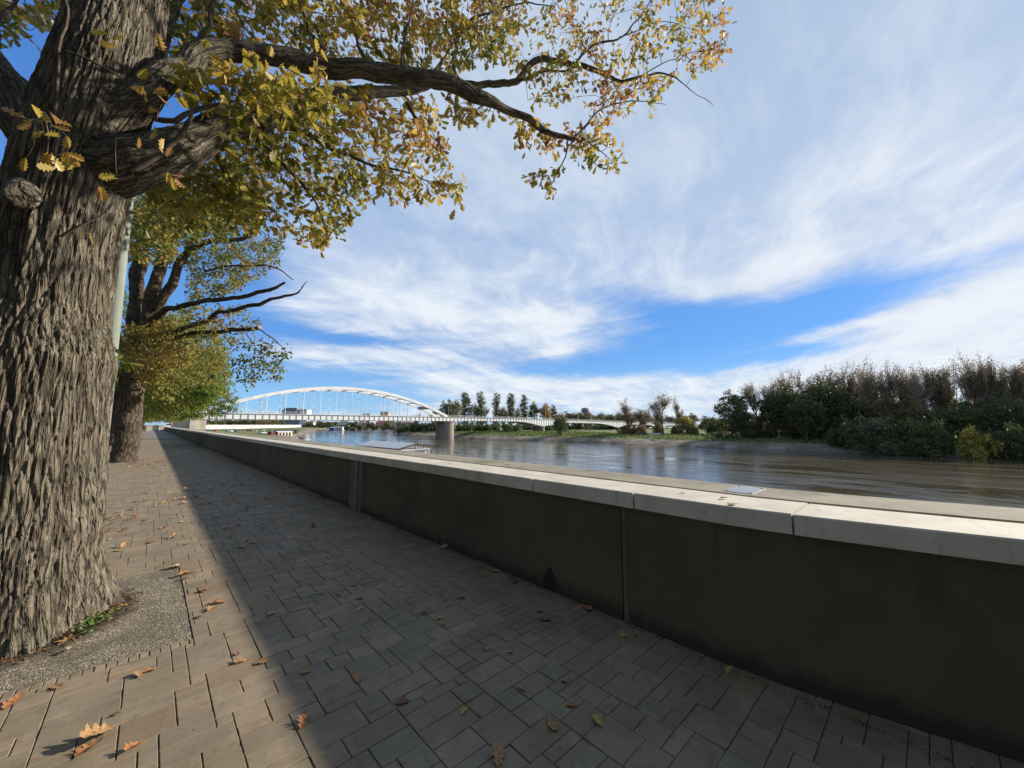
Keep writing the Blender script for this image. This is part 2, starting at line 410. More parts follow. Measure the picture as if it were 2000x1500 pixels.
def ring(i, z, tilt=True):
    xs_ = [x0+i, x1-i, x1-i, x0+i]; ys_ = [y0+i, y0+i, y1-i, y1-i]
    sx_ = [-1, 1, 1, -1]; sy_ = [-1, -1, 1, 1]
    return [np.stack([xs_[q], ys_[q], z+(zt+tx[:, 0]*sx_[q]+tx[:, 1]*sy_[q] if tilt else 0*x0)], 1) for q in range(4)]
V = np.stack(ring(0, -.0119, False)+ring(0, -bv)+ring(bv, 0.0), 1).reshape(-1, 3)
fc = []
for L in (0, 4):
    for q in range(4): fc.append([L+q, L+(q+1) % 4, L+4+(q+1) % 4, L+4+q])
fc.append([8, 9, 10, 11]); fc = np.array(fc)
FF = (np.arange(nS)[:, None, None]*12+fc[None]).reshape(-1)
pal = .55*np.array([(.225, .208, .172)]*7)+.45*np.array([(.235, .215, .175), (.255, .235, .19), (.215, .20, .17), (.20, .19, .165), (.25, .215, .17), (.235, .195, .16), (.19, .185, .17)])
pc = pal[rng.integers(0, len(pal), nS)]*rng.uniform(.90, 1.10, nS)[:, None]
cx = (ST[:, 0]+ST[:, 1])/2; red = (rng.random(nS) < np.clip((cx-.5)/4, .02, .45)) ; pc[red] = pc[red]*np.array((.98, .90, .85))
cols = np.repeat(pc, 12, axis=0)
m, nt, b = new_mat('paving_stone')
a = nt.nodes.new('ShaderNodeAttribute'); a.attribute_name = 'col'; g = nt.nodes.new('ShaderNodeNewGeometry')
n1 = tex_noise(nt, g.outputs['Position'], 2.3, 5, .6); n2 = tex_noise(nt, g.outputs['Position'], 90, 3, .7); n3 = tex_noise(nt, g.outputs['Position'], 14, 5, .65)
c = mixc(nt, n1.sstep(.38, .66)*.5, a.outputs['Color'], (.125, .118, .095)); c = mixc(nt, n2.sstep(.58, .72)*.3, c, (.10, .09, .075)); c = mixc(nt, n3.sstep(.50, .70)*.45, c, (.10, .092, .072)); c = mixc(nt, tex_noise(nt, g.outputs['Position'], 5.5, 6, .7).sstep(.56, .68)*.4, c, (.31, .29, .24))
c = mixc(nt, tex_noise(nt, g.outputs['Position'], 31, 2, .5).sstep(.735, .75)*.7, c, (.05, .045, .038))
vm2 = nt.nodes.new('ShaderNodeVectorMath'); vm2.operation = 'MULTIPLY'; vm2.inputs[1].default_value = (.96, .84, .695); nt.links.new(c, vm2.inputs[0]); c = vm2.outputs[0]
nt.links.new(c, b.inputs['Base Color']); b.inputs['Roughness'].default_value = .78; b.inputs['Specular IOR Level'].default_value = .3
bp = nt.nodes.new('ShaderNodeBump'); bp.inputs['Strength'].default_value = .35; bp.inputs['Distance'].default_value = .004
hb = n2*.5+n3*.8; nt.links.new(hb.s, bp.inputs['Height']); nt.links.new(bp.outputs[0], b.inputs['Normal'])
PAV = m
tag(link('pavement', mesh_np('pavement', V, FF, np.full(nS*9, 4), {'col': ('POINT', cols)}), m), kind='structure')
# farther along the promenade: same stones seen so flat that joints merge
m, nt, b = new_mat('paving_far')
g = nt.nodes.new('ShaderNodeNewGeometry'); br = nt.nodes.new('ShaderNodeTexBrick'); nt.links.new(g.outputs['Position'], br.inputs['Vector'])
br.inputs['Scale'].default_value = 1; br.inputs['Brick Width'].default_value = .24; br.inputs['Row Height'].default_value = .153; br.inputs['Mortar Size'].default_value = .006
br.inputs['Color1'].default_value = (.19, .175, .145, 1); br.inputs['Color2'].default_value = (.165, .14, .12, 1); br.inputs['Mortar'].default_value = (.05, .045, .035, 1)
nt.links.new(mixc(nt, tex_noise(nt, g.outputs['Position'], .8, 5, .6).sstep(.4, .7)*.4, br.outputs[0], (.12, .11, .09)), b.inputs['Base Color']); b.inputs['Roughness'].default_value = .8
tag(MB().quad((X0, 61.6, 0), (X1, 61.6, 0), (X1, 206.9, 0), (X0, 206.9, 0)).build('pavement_far', m), kind='structure')

# ---- gravel pads round the trees
gm, nt, b = new_mat('bound_gravel')
g = nt.nodes.new('ShaderNodeNewGeometry'); vo = nt.nodes.new('ShaderNodeTexVoronoi'); vo.inputs['Scale'].default_value = 130; nt.links.new(g.outputs['Position'], vo.inputs['Vector'])
cr = nt.nodes.new('ShaderNodeValToRGB'); cr.color_ramp.interpolation = 'CONSTANT'; e = cr.color_ramp.elements
e[0].position = 0; e[0].color = (.09, .075, .05, 1); e[1].position = .3; e[1].color = (.16, .135, .095, 1)
for p, c in ((.5, (.30, .26, .18)), (.68, (.15, .125, .085)), (.84, (.48, .44, .34)), (.93, (.06, .05, .04))): q = e.new(p); q.color = (*c, 1)
sx = nt.nodes.new('ShaderNodeSeparateXYZ'); nt.links.new(vo.outputs['Color'], sx.inputs[0]); nt.links.new(sx.outputs[0], cr.inputs[0])
dirt = tex_noise(nt, g.outputs['Position'], 2.2, 4, .6).sstep(.42, .62)
sg = nt.nodes.new('ShaderNodeSeparateXYZ'); nt.links.new(g.outputs['Position'], sg.inputs[0]); qx = E_(nt, sg.outputs[0])+.75; qy = E_(nt, sg.outputs[1])-5.05
rad_ = (qx*qx+qy*qy).f('SQRT')+(tex_noise(nt, g.outputs['Position'], 9, 4, .6)-.5)*.35; soil = rad_.sstep(.86, .70)
c = mixc(nt, dirt*.5, cr.outputs[0], (.075, .06, .04)); c = mixc(nt, soil*.9, c, (.035, .026, .017)); nt.links.new(c, b.inputs['Base Color']); b.inputs['Roughness'].default_value = .9
bp = nt.nodes.new('ShaderNodeBump'); bp.invert = True; bp.inputs['Strength'].default_value = .9; bp.inputs['Distance'].default_value = .006
nt.links.new(vo.outputs['Distance'], bp.inputs['Height']); nt.links.new(bp.outputs[0], b.inputs['Normal'])
for i, p in enumerate(PITS):
    n_ = 90 if i == 0 else 10
    gx, gy = np.meshgrid(np.linspace(p[0]+.004, p[1]-.004, n_), np.linspace(p[2]+.004, p[3]-.004, n_)); q = np.stack([gx.ravel(), gy.ravel(), gx.ravel()*0], 1)
    dd = np.hypot(q[:, 0]+.75, q[:, 1]-5.05)
    h = -.004+.012*fbm(q*6, 4, 3)-.006+(.02*np.exp(-((dd-.62)/.18)**2) if i == 0 else 0)
    ed = np.minimum.reduce([q[:, 0]-p[0], p[1]-q[:, 0], q[:, 1]-p[2], p[3]-q[:, 1]]); h = h*np.clip(ed/.06, 0, 1)-.004
    I = (np.arange(n_-1)[:, None]*n_+np.arange(n_-1)[None]).ravel()
    tag(link('gravel_ground', mesh_np('gravel_ground', np.column_stack([q[:, :2], h]), np.stack([I, I+1, I+n_+1, I+n_], 1).ravel(), np.full(len(I), 4), smooth=True), gm), kind='structure')

# ---- flood wall along the river side
plaster, nt, b = new_mat('dark_render'); g = nt.nodes.new('ShaderNodeNewGeometry'); P0 = g.outputs['Position']; mp = nt.nodes.new('ShaderNodeMapping'); mp.inputs['Scale'].default_value = (1, 1, .10); nt.links.new(P0, mp.inputs[0])
s_ = nt.nodes.new('ShaderNodeSeparateXYZ'); nt.links.new(P0, s_.inputs[0]); zz = E_(nt, s_.outputs[2])
n1 = tex_noise(nt, P0, 1.3, 6, .65); n2 = tex_noise(nt, mp.outputs[0], 6.0, 5, .6); n3 = tex_noise(nt, P0, 190, 3, .7); n4 = tex_noise(nt, P0, 7, 6, .7)
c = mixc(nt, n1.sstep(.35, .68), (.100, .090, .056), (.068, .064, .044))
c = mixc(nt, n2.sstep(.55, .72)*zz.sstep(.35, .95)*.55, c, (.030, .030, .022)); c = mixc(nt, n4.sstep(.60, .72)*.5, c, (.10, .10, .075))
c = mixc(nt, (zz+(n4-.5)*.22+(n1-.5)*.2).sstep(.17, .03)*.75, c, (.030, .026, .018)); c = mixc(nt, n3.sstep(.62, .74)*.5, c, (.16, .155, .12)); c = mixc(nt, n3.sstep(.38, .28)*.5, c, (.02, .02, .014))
nt.links.new(c, b.inputs['Base Color']); b.inputs['Roughness'].default_value = .93; b.inputs['Specular IOR Level'].default_value = .2
bp = nt.nodes.new('ShaderNodeBump'); bp.inputs['Strength'].default_value = .9; bp.inputs['Distance'].default_value = .004; nt.links.new((n3+n4*.6).s, bp.inputs['Height']); nt.links.new(bp.outputs[0], b.inputs['Normal'])
plaster2 = pmat('grey_render', (.135, .13, .09), (.105, .10, .07), 2, .93, .5, 160)
edge_m = pmat('render_edge', (.112, .103, .068), (.088, .083, .058), 2, .93, .6, 160, c3=(.062, .06, .042), s3=1.2)
postm = pmat('post_concrete', (.16, .16, .14), (.12, .12, .105), 4, .9, .3, 120)
cap_m, nt, b = new_mat('coping_concrete')
g = nt.nodes.new('ShaderNodeNewGeometry'); P0 = g.outputs['Position']
c = mixc(nt, tex_noise(nt, P0, 3, 6, .65).sstep(.35, .68), (.53, .50, .42), (.42, .39, .32)); c = mixc(nt, tex_noise(nt, P0, 11, 5, .7).sstep(.55, .70)*.75, c, (.25, .24, .19)); c = mixc(nt, tex_noise(nt, P0, 120, 2, .5).sstep(.62, .72)*.4, c, (.22, .2, .17))
oi = nt.nodes.new('ShaderNodeObjectInfo'); rv = E_(nt, oi.outputs['Random']); c = mixc(nt, rv*.45, c, (.40, .375, .32))
mpc = nt.nodes.new('ShaderNodeMapping'); mpc.inputs['Scale'].default_value = (.6, 1, .12); nt.links.new(P0, mpc.inputs[0])
c = mixc(nt, tex_noise(nt, mpc.outputs[0], 14, 5, .7).sstep(.54, .70)*.55, c, (.27, .25, .19)); c = mixc(nt, tex_noise(nt, P0, 26, 3, .6).sstep(.70, .76)*.6, c, (.13, .125, .09))
nt.links.new(c, b.inputs['Base Color']); b.inputs['Roughness'].default_value = .85
bp = nt.nodes.new('ShaderNodeBump'); bp.inputs['Strength'].default_value = .4; bp.inputs['Distance'].default_value = .003; nt.links.new(tex_noise(nt, P0, 70, 5, .6).s, bp.inputs['Height']); nt.links.new(bp.outputs[0], b.inputs['Normal'])
WTOP = 1.05; CT = .125
wall = empty('flood_wall', (2.95, 0, 0), 0, 'long dark rendered flood wall with pale concrete coping beside the paving', 'wall')
def P(mb, name, mat, par, **k):
    o = mb.build(name, mat, par, **k)
    # children are modelled in world coordinates: bring them under their thing's own place
    rt = par
    M = Matrix.Identity(4)
    while rt is not None: M = rt.matrix_basis @ M if rt is par else rt.matrix_basis @ M; rt = rt.parent
    o.matrix_parent_inverse = M.inverted(); return o
def slab(px0, px1, yA, yB):
    """the wall bends a little towards the river at the near end"""
def wx(y): return 2.945+max(0, .95-y)**1.25*.175
joints = [-3.3, -.9, 1.815, 4.705, 7.257]; y = 7.9
ys_w = [10.63]
while ys_w[-1] < 198: ys_w.append(ys_w[-1]+2.86)
mcore = MB()
def wallseg(mb, y0, y1, off, z0, z1, th=.42, n=1):
    for i in range(n):
        a = y0+(y1-y0)*i/n; bb = y0+(y1-y0)*(i+1)/n; xa, xb = wx(a)+off, wx(bb)+off
        V = [(xa, a, z0), (xb, bb, z0), (xb+th, bb, z0), (xa+th, a, z0), (xa, a, z1), (xb, bb, z1), (xb+th, bb, z1), (xa+th, a, z1)]
        mb.add(V, [(0, 1, 2, 3), (7, 6, 5, 4), (4, 5, 1, 0), (5, 6, 2, 1), (6, 7, 3, 2), (7, 4, 0, 3)])
for a in np.arange(-3.3, 1, .43): wallseg(mcore, a, a+.43, .03, -.012, WTOP-CT-.004, .36)
wallseg(mcore, 1.0, 198, .03, -.012, WTOP-CT-.004, .36)
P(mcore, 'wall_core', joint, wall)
bounds = joints+[7.9]+ys_w
for i in range(len(bounds)-1):
    a, bb = bounds[i], bounds[i+1]
    if a == 7.257: continue
    strip = bb in (4.705, 1.815, 10.63) or bb > 13
    mb = MB(); wallseg(mb, a+.006, bb-((.135 if bb > 10 else .05) if strip else .006), 0, .006, WTOP-CT, .05, 8 if a < 1.5 else 1)
    if strip: m2_ = MB(); wallseg(m2_, bb-(.132 if bb > 10 else .047), bb-.006, -.002, .006, WTOP-CT, .05); P(m2_, 'panel_edge', edge_m, wall)
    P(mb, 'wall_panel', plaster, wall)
for (a, bb, off, mt) in ((7.262, 7.43, .0, plaster2), (7.455, 7.60, -.012, postm), (7.605, 7.894, .004, plaster2)):
    mb = MB(); wallseg(mb, a, bb, off, .006, WTOP-CT, .05); o = P(mb, 'expansion_post', mt, wall)
stain = pmat('damp_stain', (.012, .012, .009), (.018, .018, .012), 20, .7)
xst = 2.9425; yst = 2.62
mb = MB(); mb.add([(xst, yst-.09, .008), (xst, yst+.085, .008), (xst, yst+.075, .12), (xst, yst+.045, .16), (xst, yst+.02, .21), (xst, yst-.015, .225), (xst, yst-.045, .175), (xst, yst-.08, .13)], [tuple(range(7, -1, -1))]); P(mb, 'damp_stain', stain, wall)
# coping slabs (joint positions follow the photograph near the camera)
cj = [-5.2, -4.1, -3.0, -1.9, -.55+.0, .614, 1.673, 2.814, 3.942, 5.038, 6.136, 7.222]
cj = [-3.4, -2.0, -.62, .614, 1.673, 2.814, 3.942, 5.038, 6.136, 7.222]
while cj[-1] < 198: cj.append(cj[-1]+1.105)
rest = MB()
for i in range(len(cj)-1):
    a, bb = cj[i]+.006, cj[i+1]-.006; mb = MB() if i < 99 else rest; n = 6 if a < 1 else 1
    for q in range(n):
        jz = (math.sin(i*12.9898)*43758.5 % 1-.5)*.005; jo = (math.sin(i*78.23)*1251.7 % 1-.5)*.007; s0 = a+(bb-a)*q/n; s1 = a+(bb-a)*(q+1)/n; xa, xb = wx(s0)-.035+jo, wx(s1)-.035+jo; W_ = .50; bv = .008
        z0, z1 = WTOP-CT+jz*.3, WTOP+jz-.001
        ra = [(xa, s0, z0), (xa, s0, z1-bv), (xa+bv, s0, z1), (xa+W_-bv, s0, z1), (xa+W_, s0, z1-bv), (xa+W_, s0, z0)]
        rb = [(xb, s1, z0), (xb, s1, z1-bv), (xb+bv, s1, z1), (xb+W_-bv, s1, z1), (xb+W_, s1, z1-bv), (xb+W_, s1, z0)]
        fs = [(j, (j+1) % 6, 6+(j+1) % 6, 6+j) for j in range(6)]+[(5, 4, 3, 2, 1, 0), (6, 7, 8, 9, 10, 11)]
        mb.add(ra+rb, fs)
    if i < 99: P(mb, 'coping_slab', cap_m, wall)
o = P(rest, 'far_coping', cap_m, wall); o['kind'] = 'stuff'
# outer parapet, beyond a narrow gap
outer_m = pmat('weathered_concrete', (.27, .25, .19), (.20, .185, .14), 2.5, .9, .4, 60, c3=(.13, .13, .08), s3=1.6)
par = empty('outer_parapet', (3.8, 0, 0), 0, 'weathered brown-grey concrete parapet just beyond the pale coping, on the river side', 'parapet')
mb = MB()
for a in list(np.arange(-3.4, 1, .44)): wallseg(mb, a, a+.44, .60-.006, -.012, WTOP-.012, .56)
wallseg(mb, .9999, 198, .594, -.012, WTOP-.012, .56)
P(mb, 'parapet_body', outer_m, par)
mb = MB().box(3.40, 3.55, -3.4, 198, -.012, .70); P(mb, 'gap_fill', joint, par)
steel = pmat('galvanised_plate', (.27, .30, .33), (.22, .245, .275), 5, .55)
q = gz(1458, 956, WTOP-.006); mp_ = MB().cbox(q[0]-.20, q[0]+.19, q[1]-.10, q[1]+.13, WTOP-.011, WTOP-.008, .001)
P(mp_, 'metal_plate', steel, par)
bolt_m = pmat('dark_steel', (.08, .08, .08), None, 5, .5)
for sx_, sy_ in ((-1, -1), (1, -1), (1, 1), (-1, 1)):
    P(MB().cyl((q[0]+sx_*.16, q[1]+.015+sy_*.09), .007, WTOP-.0078, WTOP-.003, 8), 'bolt', bolt_m, par)
# embankment revetment below the wall, towards the river
rv_m = pmat('revetment_stone', (.24, .22, .18), (.16, .15, .12), .6, .9, .6, 3)
tag(MB().quad((4.11, -60, -.5), (16, -60, -7.6), (16, 199, -7.6), (4.11, 199, -.5)).build('embankment_slope', rv_m), kind='structure')
# ================================================================== BRIDGE
white = pmat('white_steel_paint', (.66, .68, .67), (.56, .58, .57), .35, .55, c3=(.45, .45, .42), s3=.18, t3=(.58, .75))
dkst = pmat('bridge_shade_steel', (.20, .21, .21), (.14, .15, .15), .5, .6)
stone = pmat('pale_limestone', (.46, .42, .34), (.34, .31, .25), .5, .9, .5, 3, c3=(.27, .23, .18), s3=.25)
pierm = pmat('pier_concrete', (.27, .235, .19), (.19, .165, .135), .35, .9, .4, 2, stretch=(1, 1, .25), c3=(.18, .16, .13), s3=.15)
YB = 206.0; XA, XB = 13.7, 137.0
ZT, ZBt = 6.75, 4.05
bridge = empty('arch_bridge', (75, YB, 0), 0, 'long white steel bridge with a bow arch over the river and low haunched spans beyond', 'bridge')
BW = 15.0
def deck(mb, prof, y0, y1):
    """side girder following a profile of (x, ztop, zbottom)"""
    for (xa, ta, ba), (xb, tb, bb) in zip(prof[:-1], prof[1:]):
        mb.add([(xa, y0, ba), (xb, y0, bb), (xb, y1, bb), (xa, y1, ba), (xa, y0, ta), (xb, y0, tb), (xb, y1, tb), (xa, y1, ta)],
               [(3, 2, 1, 0), (4, 5, 6, 7), (0, 1, 5, 4), (2, 3, 7, 6), (1, 2, 6, 5), (3, 0, 4, 7)])
mainp = [(XA, ZT, ZBt), (XB, ZT-.1, ZBt-.05)]
# approach spans with haunches over their piers
PX = [XB, 226.0, 335.0, 420.0, 500.0]
def ztop(x): return np.interp(x, [XB, 226, 335, 500], [ZT-.1, 6.1, 4.7, 2.6])
app = []
for a, bb in zip(PX[:-1], PX[1:]):
    for t in np.linspace(0, 1, 17)[:(17 if bb == PX[-1] else 16)]:
        x = a+(bb-a)*t; la = 2.7 if a == XB else 5.6; lb = 6.2 if bb != PX[-1] else 2.4
        dep = 2.2+max(0, (abs(t*2-1)-.35)/.65)**1.7*((la if t < .5 else lb)-2.2); app.append((x, ztop(x), ztop(x)-dep))
for y0, nm in ((YB, 'girder'), (YB+BW-.6, 'girder')):
    mb = MB(); deck(mb, mainp+app[1:], y0, y0+.6); P(mb, nm, white, bridge)
mb = MB(); deck(mb, [(x, t-.35, t-1.0) for x, t, b_ in mainp+app[1:]], YB+.6, YB+BW-.6); P(mb, 'road_deck', dkst, bridge)
mb = MB()
for x in np.arange(XA+2, 499, 5.2): mb.box(x-.2, x+.2, YB+.6, YB+BW-.6, ztop(max(x, XB))-2.0, ztop(max(x, XB))-1.003)
P(mb, 'cross_beams', dkst, bridge)
# stiffener ribs and fascia on the river face, kerb line and railing
prof = mainp+app[1:]; pxs = [p[0] for p in prof]; stx = list(np.arange(XA+1.3, 499, 2.75)); rest_ = MB(); ribm = pmat('stiffener_grey', (.36, .37, .37), (.28, .29, .29), .5, .6)
for i, x in enumerate(stx):
    t = np.interp(x, pxs, [p[1] for p in prof]); b_ = np.interp(x, pxs, [p[2] for p in prof])
    mb = MB() if i < 95 else rest_
    mb.box(x-.07, x+.07, YB-.22, YB, b_+.14, t-.15)
    if i < 95: P(mb, 'stiffener', ribm, bridge)
o = P(rest_, 'far_stiffener', ribm, bridge); o['kind'] = 'stuff'
mb = MB(); deck(mb, [(x, t+.06, t-.14) for x, t, b_ in prof], YB-.5, YB+.0-.002); P(mb, 'fascia', white, bridge)
mb = MB(); deck(mb, [(x, b_+.12, b_-.03) for x, t, b_ in prof], YB-.36, YB-.003); P(mb, 'bottom_flange', dkst, bridge)
for yy in (YB-.42, YB+BW+.2):
    mb = MB(); deck(mb, [(x, t+1.15, t+1.07) for x, t, b_ in prof], yy, yy+.07)
    for x in np.arange(XA, 499, 2.6): t = np.interp(x, pxs, [p[1] for p in prof]); mb.box(x-.04, x+.04, yy, yy+.07, t+.06, t+1.07)
    P(mb, 'railing', white, bridge)
# arch ribs
CR = 20.6
def archz(x): t = (x-(XA+1.5))/(XB-XA-1.5); return ZT+.2+(CR-ZT)*(1-(2*t-1)**2)
for yy in (YB+.9, YB+BW-2.4):
    mb = MB(); xs_ = np.linspace(XA+1.5, XB, 41)
    for a, bb in zip(xs_[:-1], xs_[1:]):
        za, zb = archz(a), archz(bb)
        mb.add([(a, yy, za-.75), (bb, yy, zb-.75), (bb, yy+1.3, zb-.75), (a, yy+1.3, za-.75), (a, yy, za+.75), (bb, yy, zb+.75), (bb, yy+1.3, zb+.75), (a, yy+1.3, za+.75)],
               [(3, 2, 1, 0), (4, 5, 6, 7), (0, 1, 5, 4), (2, 3, 7, 6)])
    P(mb, 'arch_rib', white, bridge)
hx = np.arange(XA+1.5+7.7, XB-6, 7.73)
for yy in (YB+1.55, YB+BW-1.75):
    for x in hx:
        mb = MB(); mb.tube([(x, yy, ZT-.2), (x, yy, archz(x)-.7)], .13, 6); P(mb, 'hanger', white, bridge)
for x in hx[1:-1]:
    mb = MB(); mb.box(x-.35, x+.35, YB+2.2, YB+BW-2.4, archz(x)-.5, archz(x)+.1); P(mb, 'cross_brace', white, bridge)
mb = MB(); mb.box(hx[-1]-.6, hx[-1]+.6, YB+2.2, YB+BW-2.4, archz(hx[-1])-1.3, archz(hx[-1])+.6); P(mb, 'portal_beam', dkst, bridge)
# piers
def pier(x, wx_, ztp, taper=0):
    mb = MB(); n = 10
    for (z0, z1, g0, g1) in ((-13, ztp-.5, taper, 0), (ztp-.5, ztp, .25, .25)):
        ring_ = []
        for gg in (g0, g1):
            rr_ = wx_/2+gg; pts = [(x+rr_*math.cos(a), YB+1.5+rr_*math.sin(a)*1.0) for a in np.linspace(math.pi, 2*math.pi, n)]
            pts += [(x+rr_*math.cos(a), YB+9.5+rr_*math.sin(a)) for a in np.linspace(0, math.pi, n)]; ring_.append(pts)
        m_ = len(ring_[0]); V = [(a, b_, z0) for a, b_ in ring_[0]]+[(a, b_, z1) for a, b_ in ring_[1]]
        mb.add(V, [tuple(range(m_-1, -1, -1)), tuple(range(m_, 2*m_))]+[(i, (i+1) % m_, m_+(i+1) % m_, m_+i) for i in range(m_)])
    return mb
P(pier(XB+1, 7.0, ZBt-.35, .4), 'river_pier', pierm, bridge)
for x in PX[1:-1]: P(pier(x, 4.0, ztop(x)-(5.6 if x < 300 else 6.2)-.05), 'approach_pier', pierm, bridge)
mb = MB().box(XB-.7, XB+2.6, YB-.1, YB+BW, ZBt-.35, ZBt-.06); P(mb, 'bearing', white, bridge)
mb = MB().box(498.5, 520, YB-1, YB+BW+1, -8, ztop(500)-.1); P(mb, 'end_abutment', stone, bridge)
mb = MB(); mb.box(XA-.01, XA+3, YB-.7, YB+BW+.7, -7.5, ZBt-.08); P(mb, 'bank_pier', stone, bridge)
# lamps standing on the bridge
lampm = pmat('lamp_grey_paint', (.42, .43, .42), (.36, .37, .36), 3, .5)
def bridge_lamp(x, yy, side, first=None):
    t = float(np.interp(x, pxs, [p[1] for p in prof]))
    r = empty('bridge_lamp', (x, yy, t), 0)
    P(MB().tube([(x, yy, t-.1), (x, yy, t+8.2)], [.13, .08], 6), 'pole', lampm, r)
    P(MB().tube([(x, yy, t+8.1), (x, yy+side*.8, t+8.5), (x, yy+side*2.0, t+8.6)], [.06, .06, .05], 6), 'arm', lampm, r)
    P(MB().box(x-.16, x+.16, min(yy+side*1.6, yy+side*2.4), max(yy+side*1.6, yy+side*2.4), t+8.47, t+8.66), 'lamp_head', lampm, r)
    return r
lx = list(np.arange(XA+24, XB-4, 22))+list(np.arange(XB+10, 495, 20.5))
for i, x in enumerate(lx):
    for yy, sd_ in ((YB+.3, 1), (YB+BW-.3, -1)):
        r = bridge_lamp(x, yy, sd_)
        where = 'under the white arch' if x < XB else 'on the low spans right of the arch'
        nn = sum(1 for q in lx[:i+1] if (q < XB) == (x < XB)); od = ['first', 'second', 'third', 'fourth', 'fifth', 'sixth', 'seventh', 'eighth', 'ninth', 'tenth', 'eleventh', 'twelfth', 'thirteenth', 'fourteenth', 'fifteenth', 'sixteenth', 'seventeenth', 'eighteenth', 'nineteenth'][nn-1]
        tag(r, 'thin grey bridge lamp post, '+od+' from the left '+('under the arch' if x < XB else 'right of the arch')+', '+('near' if sd_ > 0 else 'far')+' side', 'street lamp', 'lamp posts along the bridge')
# left bank: stone abutment wall with openings, then the corner block
ab = empty('stone_abutment', (6, YB, 0), 0, 'pale limestone bridge abutment with an arched passage at the end of the promenade', 'abutment')
mb = MB()
def wall_open(mb, x0, x1, z0, z1, y0, y1, ox0, ox1, oz, n=12):
    """wall with one arched opening"""
    mb.box(x0, ox0, y0, y1, z0, z1); mb.box(ox1, x1, y0, y1, z0, z1)
    c = (ox0+ox1)/2; r = (ox1-ox0)/2; sp_ = oz-r*.45
    for i in range(n):
        a0 = math.pi*(1-i/n); a1 = math.pi*(1-(i+1)/n)
        xa, xb = c+r*math.cos(a0), c+r*math.cos(a1); za, zb = sp_+r*.45*math.sin(a0), sp_+r*.45*math.sin(a1)
        mb.add([(xa, y0, za), (xb, y0, zb), (xb, y0, z1), (xa, y0, z1), (xa, y1, za), (xb, y1, zb), (xb, y1, z1), (xa, y1, z1)], [(0, 1, 2, 3), (7, 6, 5, 4), (0, 4, 5, 1), (2, 6, 7, 3)])
wall_open(mb, -4.6, 11.4, -.01, 5.4, YB+1, YB+14, -3.2, 6.2, 3.3)
P(mb, 'passage_wall', stone, ab)
mb = MB(); wall_open(mb, -60, -4.6, -.01, 5.4, YB+1, YB+14, -22, -9, 4.2); P(mb, 'ramp_wall', stone, ab)
P(MB().box(11.4, XA-.02, YB-1.2, YB+16, -8, 5.6), 'corner_block', stone, ab)
P(MB().box(-60, 11.38, YB+.8, YB+14.2, 5.402, 6.2), 'parapet', white, ab)

# ================================================================== TOWN AND LEFT BANK
def window_mat(name, wallc, rows=3.0, cols=2.6, dark=(.05, .055, .06)):
    m, nt, b = new_mat(name); t = nt.nodes.new('ShaderNodeTexCoord'); s = nt.nodes.new('ShaderNodeSeparateXYZ'); nt.links.new(t.outputs['Object'], s.inputs[0])
    x = E_(nt, s.outputs[0])+E_(nt, s.outputs[1]); zz = E_(nt, s.outputs[2])
    fx = (x/cols).f('FRACT'); fz = (zz/rows).f('FRACT')
    mk = fx.f('GREATER_THAN', .3)*fx.f('LESS_THAN', .75)*fz.f('GREATER_THAN', .3)*fz.f('LESS_THAN', .78)
    g = nt.nodes.new('ShaderNodeNewGeometry'); sn_ = nt.nodes.new('ShaderNodeSeparateXYZ'); nt.links.new(g.outputs['Normal'], sn_.inputs[0])
    mk = mk*E_(nt, sn_.outputs[2]).f('ABSOLUTE').f('LESS_THAN', .5)
    c = mixc(nt, tex_noise(nt, t.outputs['Object'], .3, 4, .6).sstep(.35, .7)*.35, wallc, tuple(v*.7 for v in wallc))
    nt.links.new(mixc(nt, mk, c, dark), b.inputs['Base Color']); b.inputs['Roughness'].default_value = .75
    return m
roofs = {'red': pmat('red_roof_tiles', (.28, .11, .07), (.20, .08, .05), .5, .9), 'grey': pmat('grey_roof', (.22, .22, .23), (.15, .15, .16), .5, .8)}
def building(px0, px1, ytop, d, base, depth, wallc, roof, label, nm='town_house', cat='building', rows=3.0, cols=2.8):
    a = np.array(azpt(px0, d, 0)); b_ = np.array(azpt(px1, d, 0)); c = (a+b_)/2; Wd = np.linalg.norm(b_-a); ang = math.atan2(b_[1]-a[1], b_[0]-a[0])
    zt_ = zof(ytop, d); r = empty(nm, (c[0], c[1], base), ang, label, cat, 'buildings on the far town bank' if cat == 'building' else None)
    rh = 0 if roof is None else min(3.5, (zt_-base)*.35); H = zt_-base-rh
    mt = window_mat('windowed_wall', wallc, rows, cols)
    o = MB().box(-Wd/2, Wd/2, 0, depth, -3, H).build('wall', mt, r)
    if roof:
        o = MB().add([(-Wd/2-.4, -.4, H+.003), (Wd/2+.4, -.4, H+.003), (Wd/2+.4, depth+.4, H+.003), (-Wd/2-.4, depth+.4, H+.003), (-Wd/2+rh*.3, depth/2, H+rh), (Wd/2-rh*.3, depth/2, H+rh)],
                     [(3, 2, 1, 0), (0, 1, 5, 4), (1, 2, 5), (2, 3, 4, 5), (3, 0, 4)]).build('roof', roofs[roof], r)
        MB().box(Wd*.18, Wd*.18+1.0, depth*.3, depth*.3+1, H+rh*.3, H+rh+1.2).build('chimney', roofs['red'], o)
    else:
        MB().box(-Wd/2-.3, Wd/2+.3, -.3, depth+.3, H+.003, H+.6).build('roof', roofs['grey'], r)
    return r
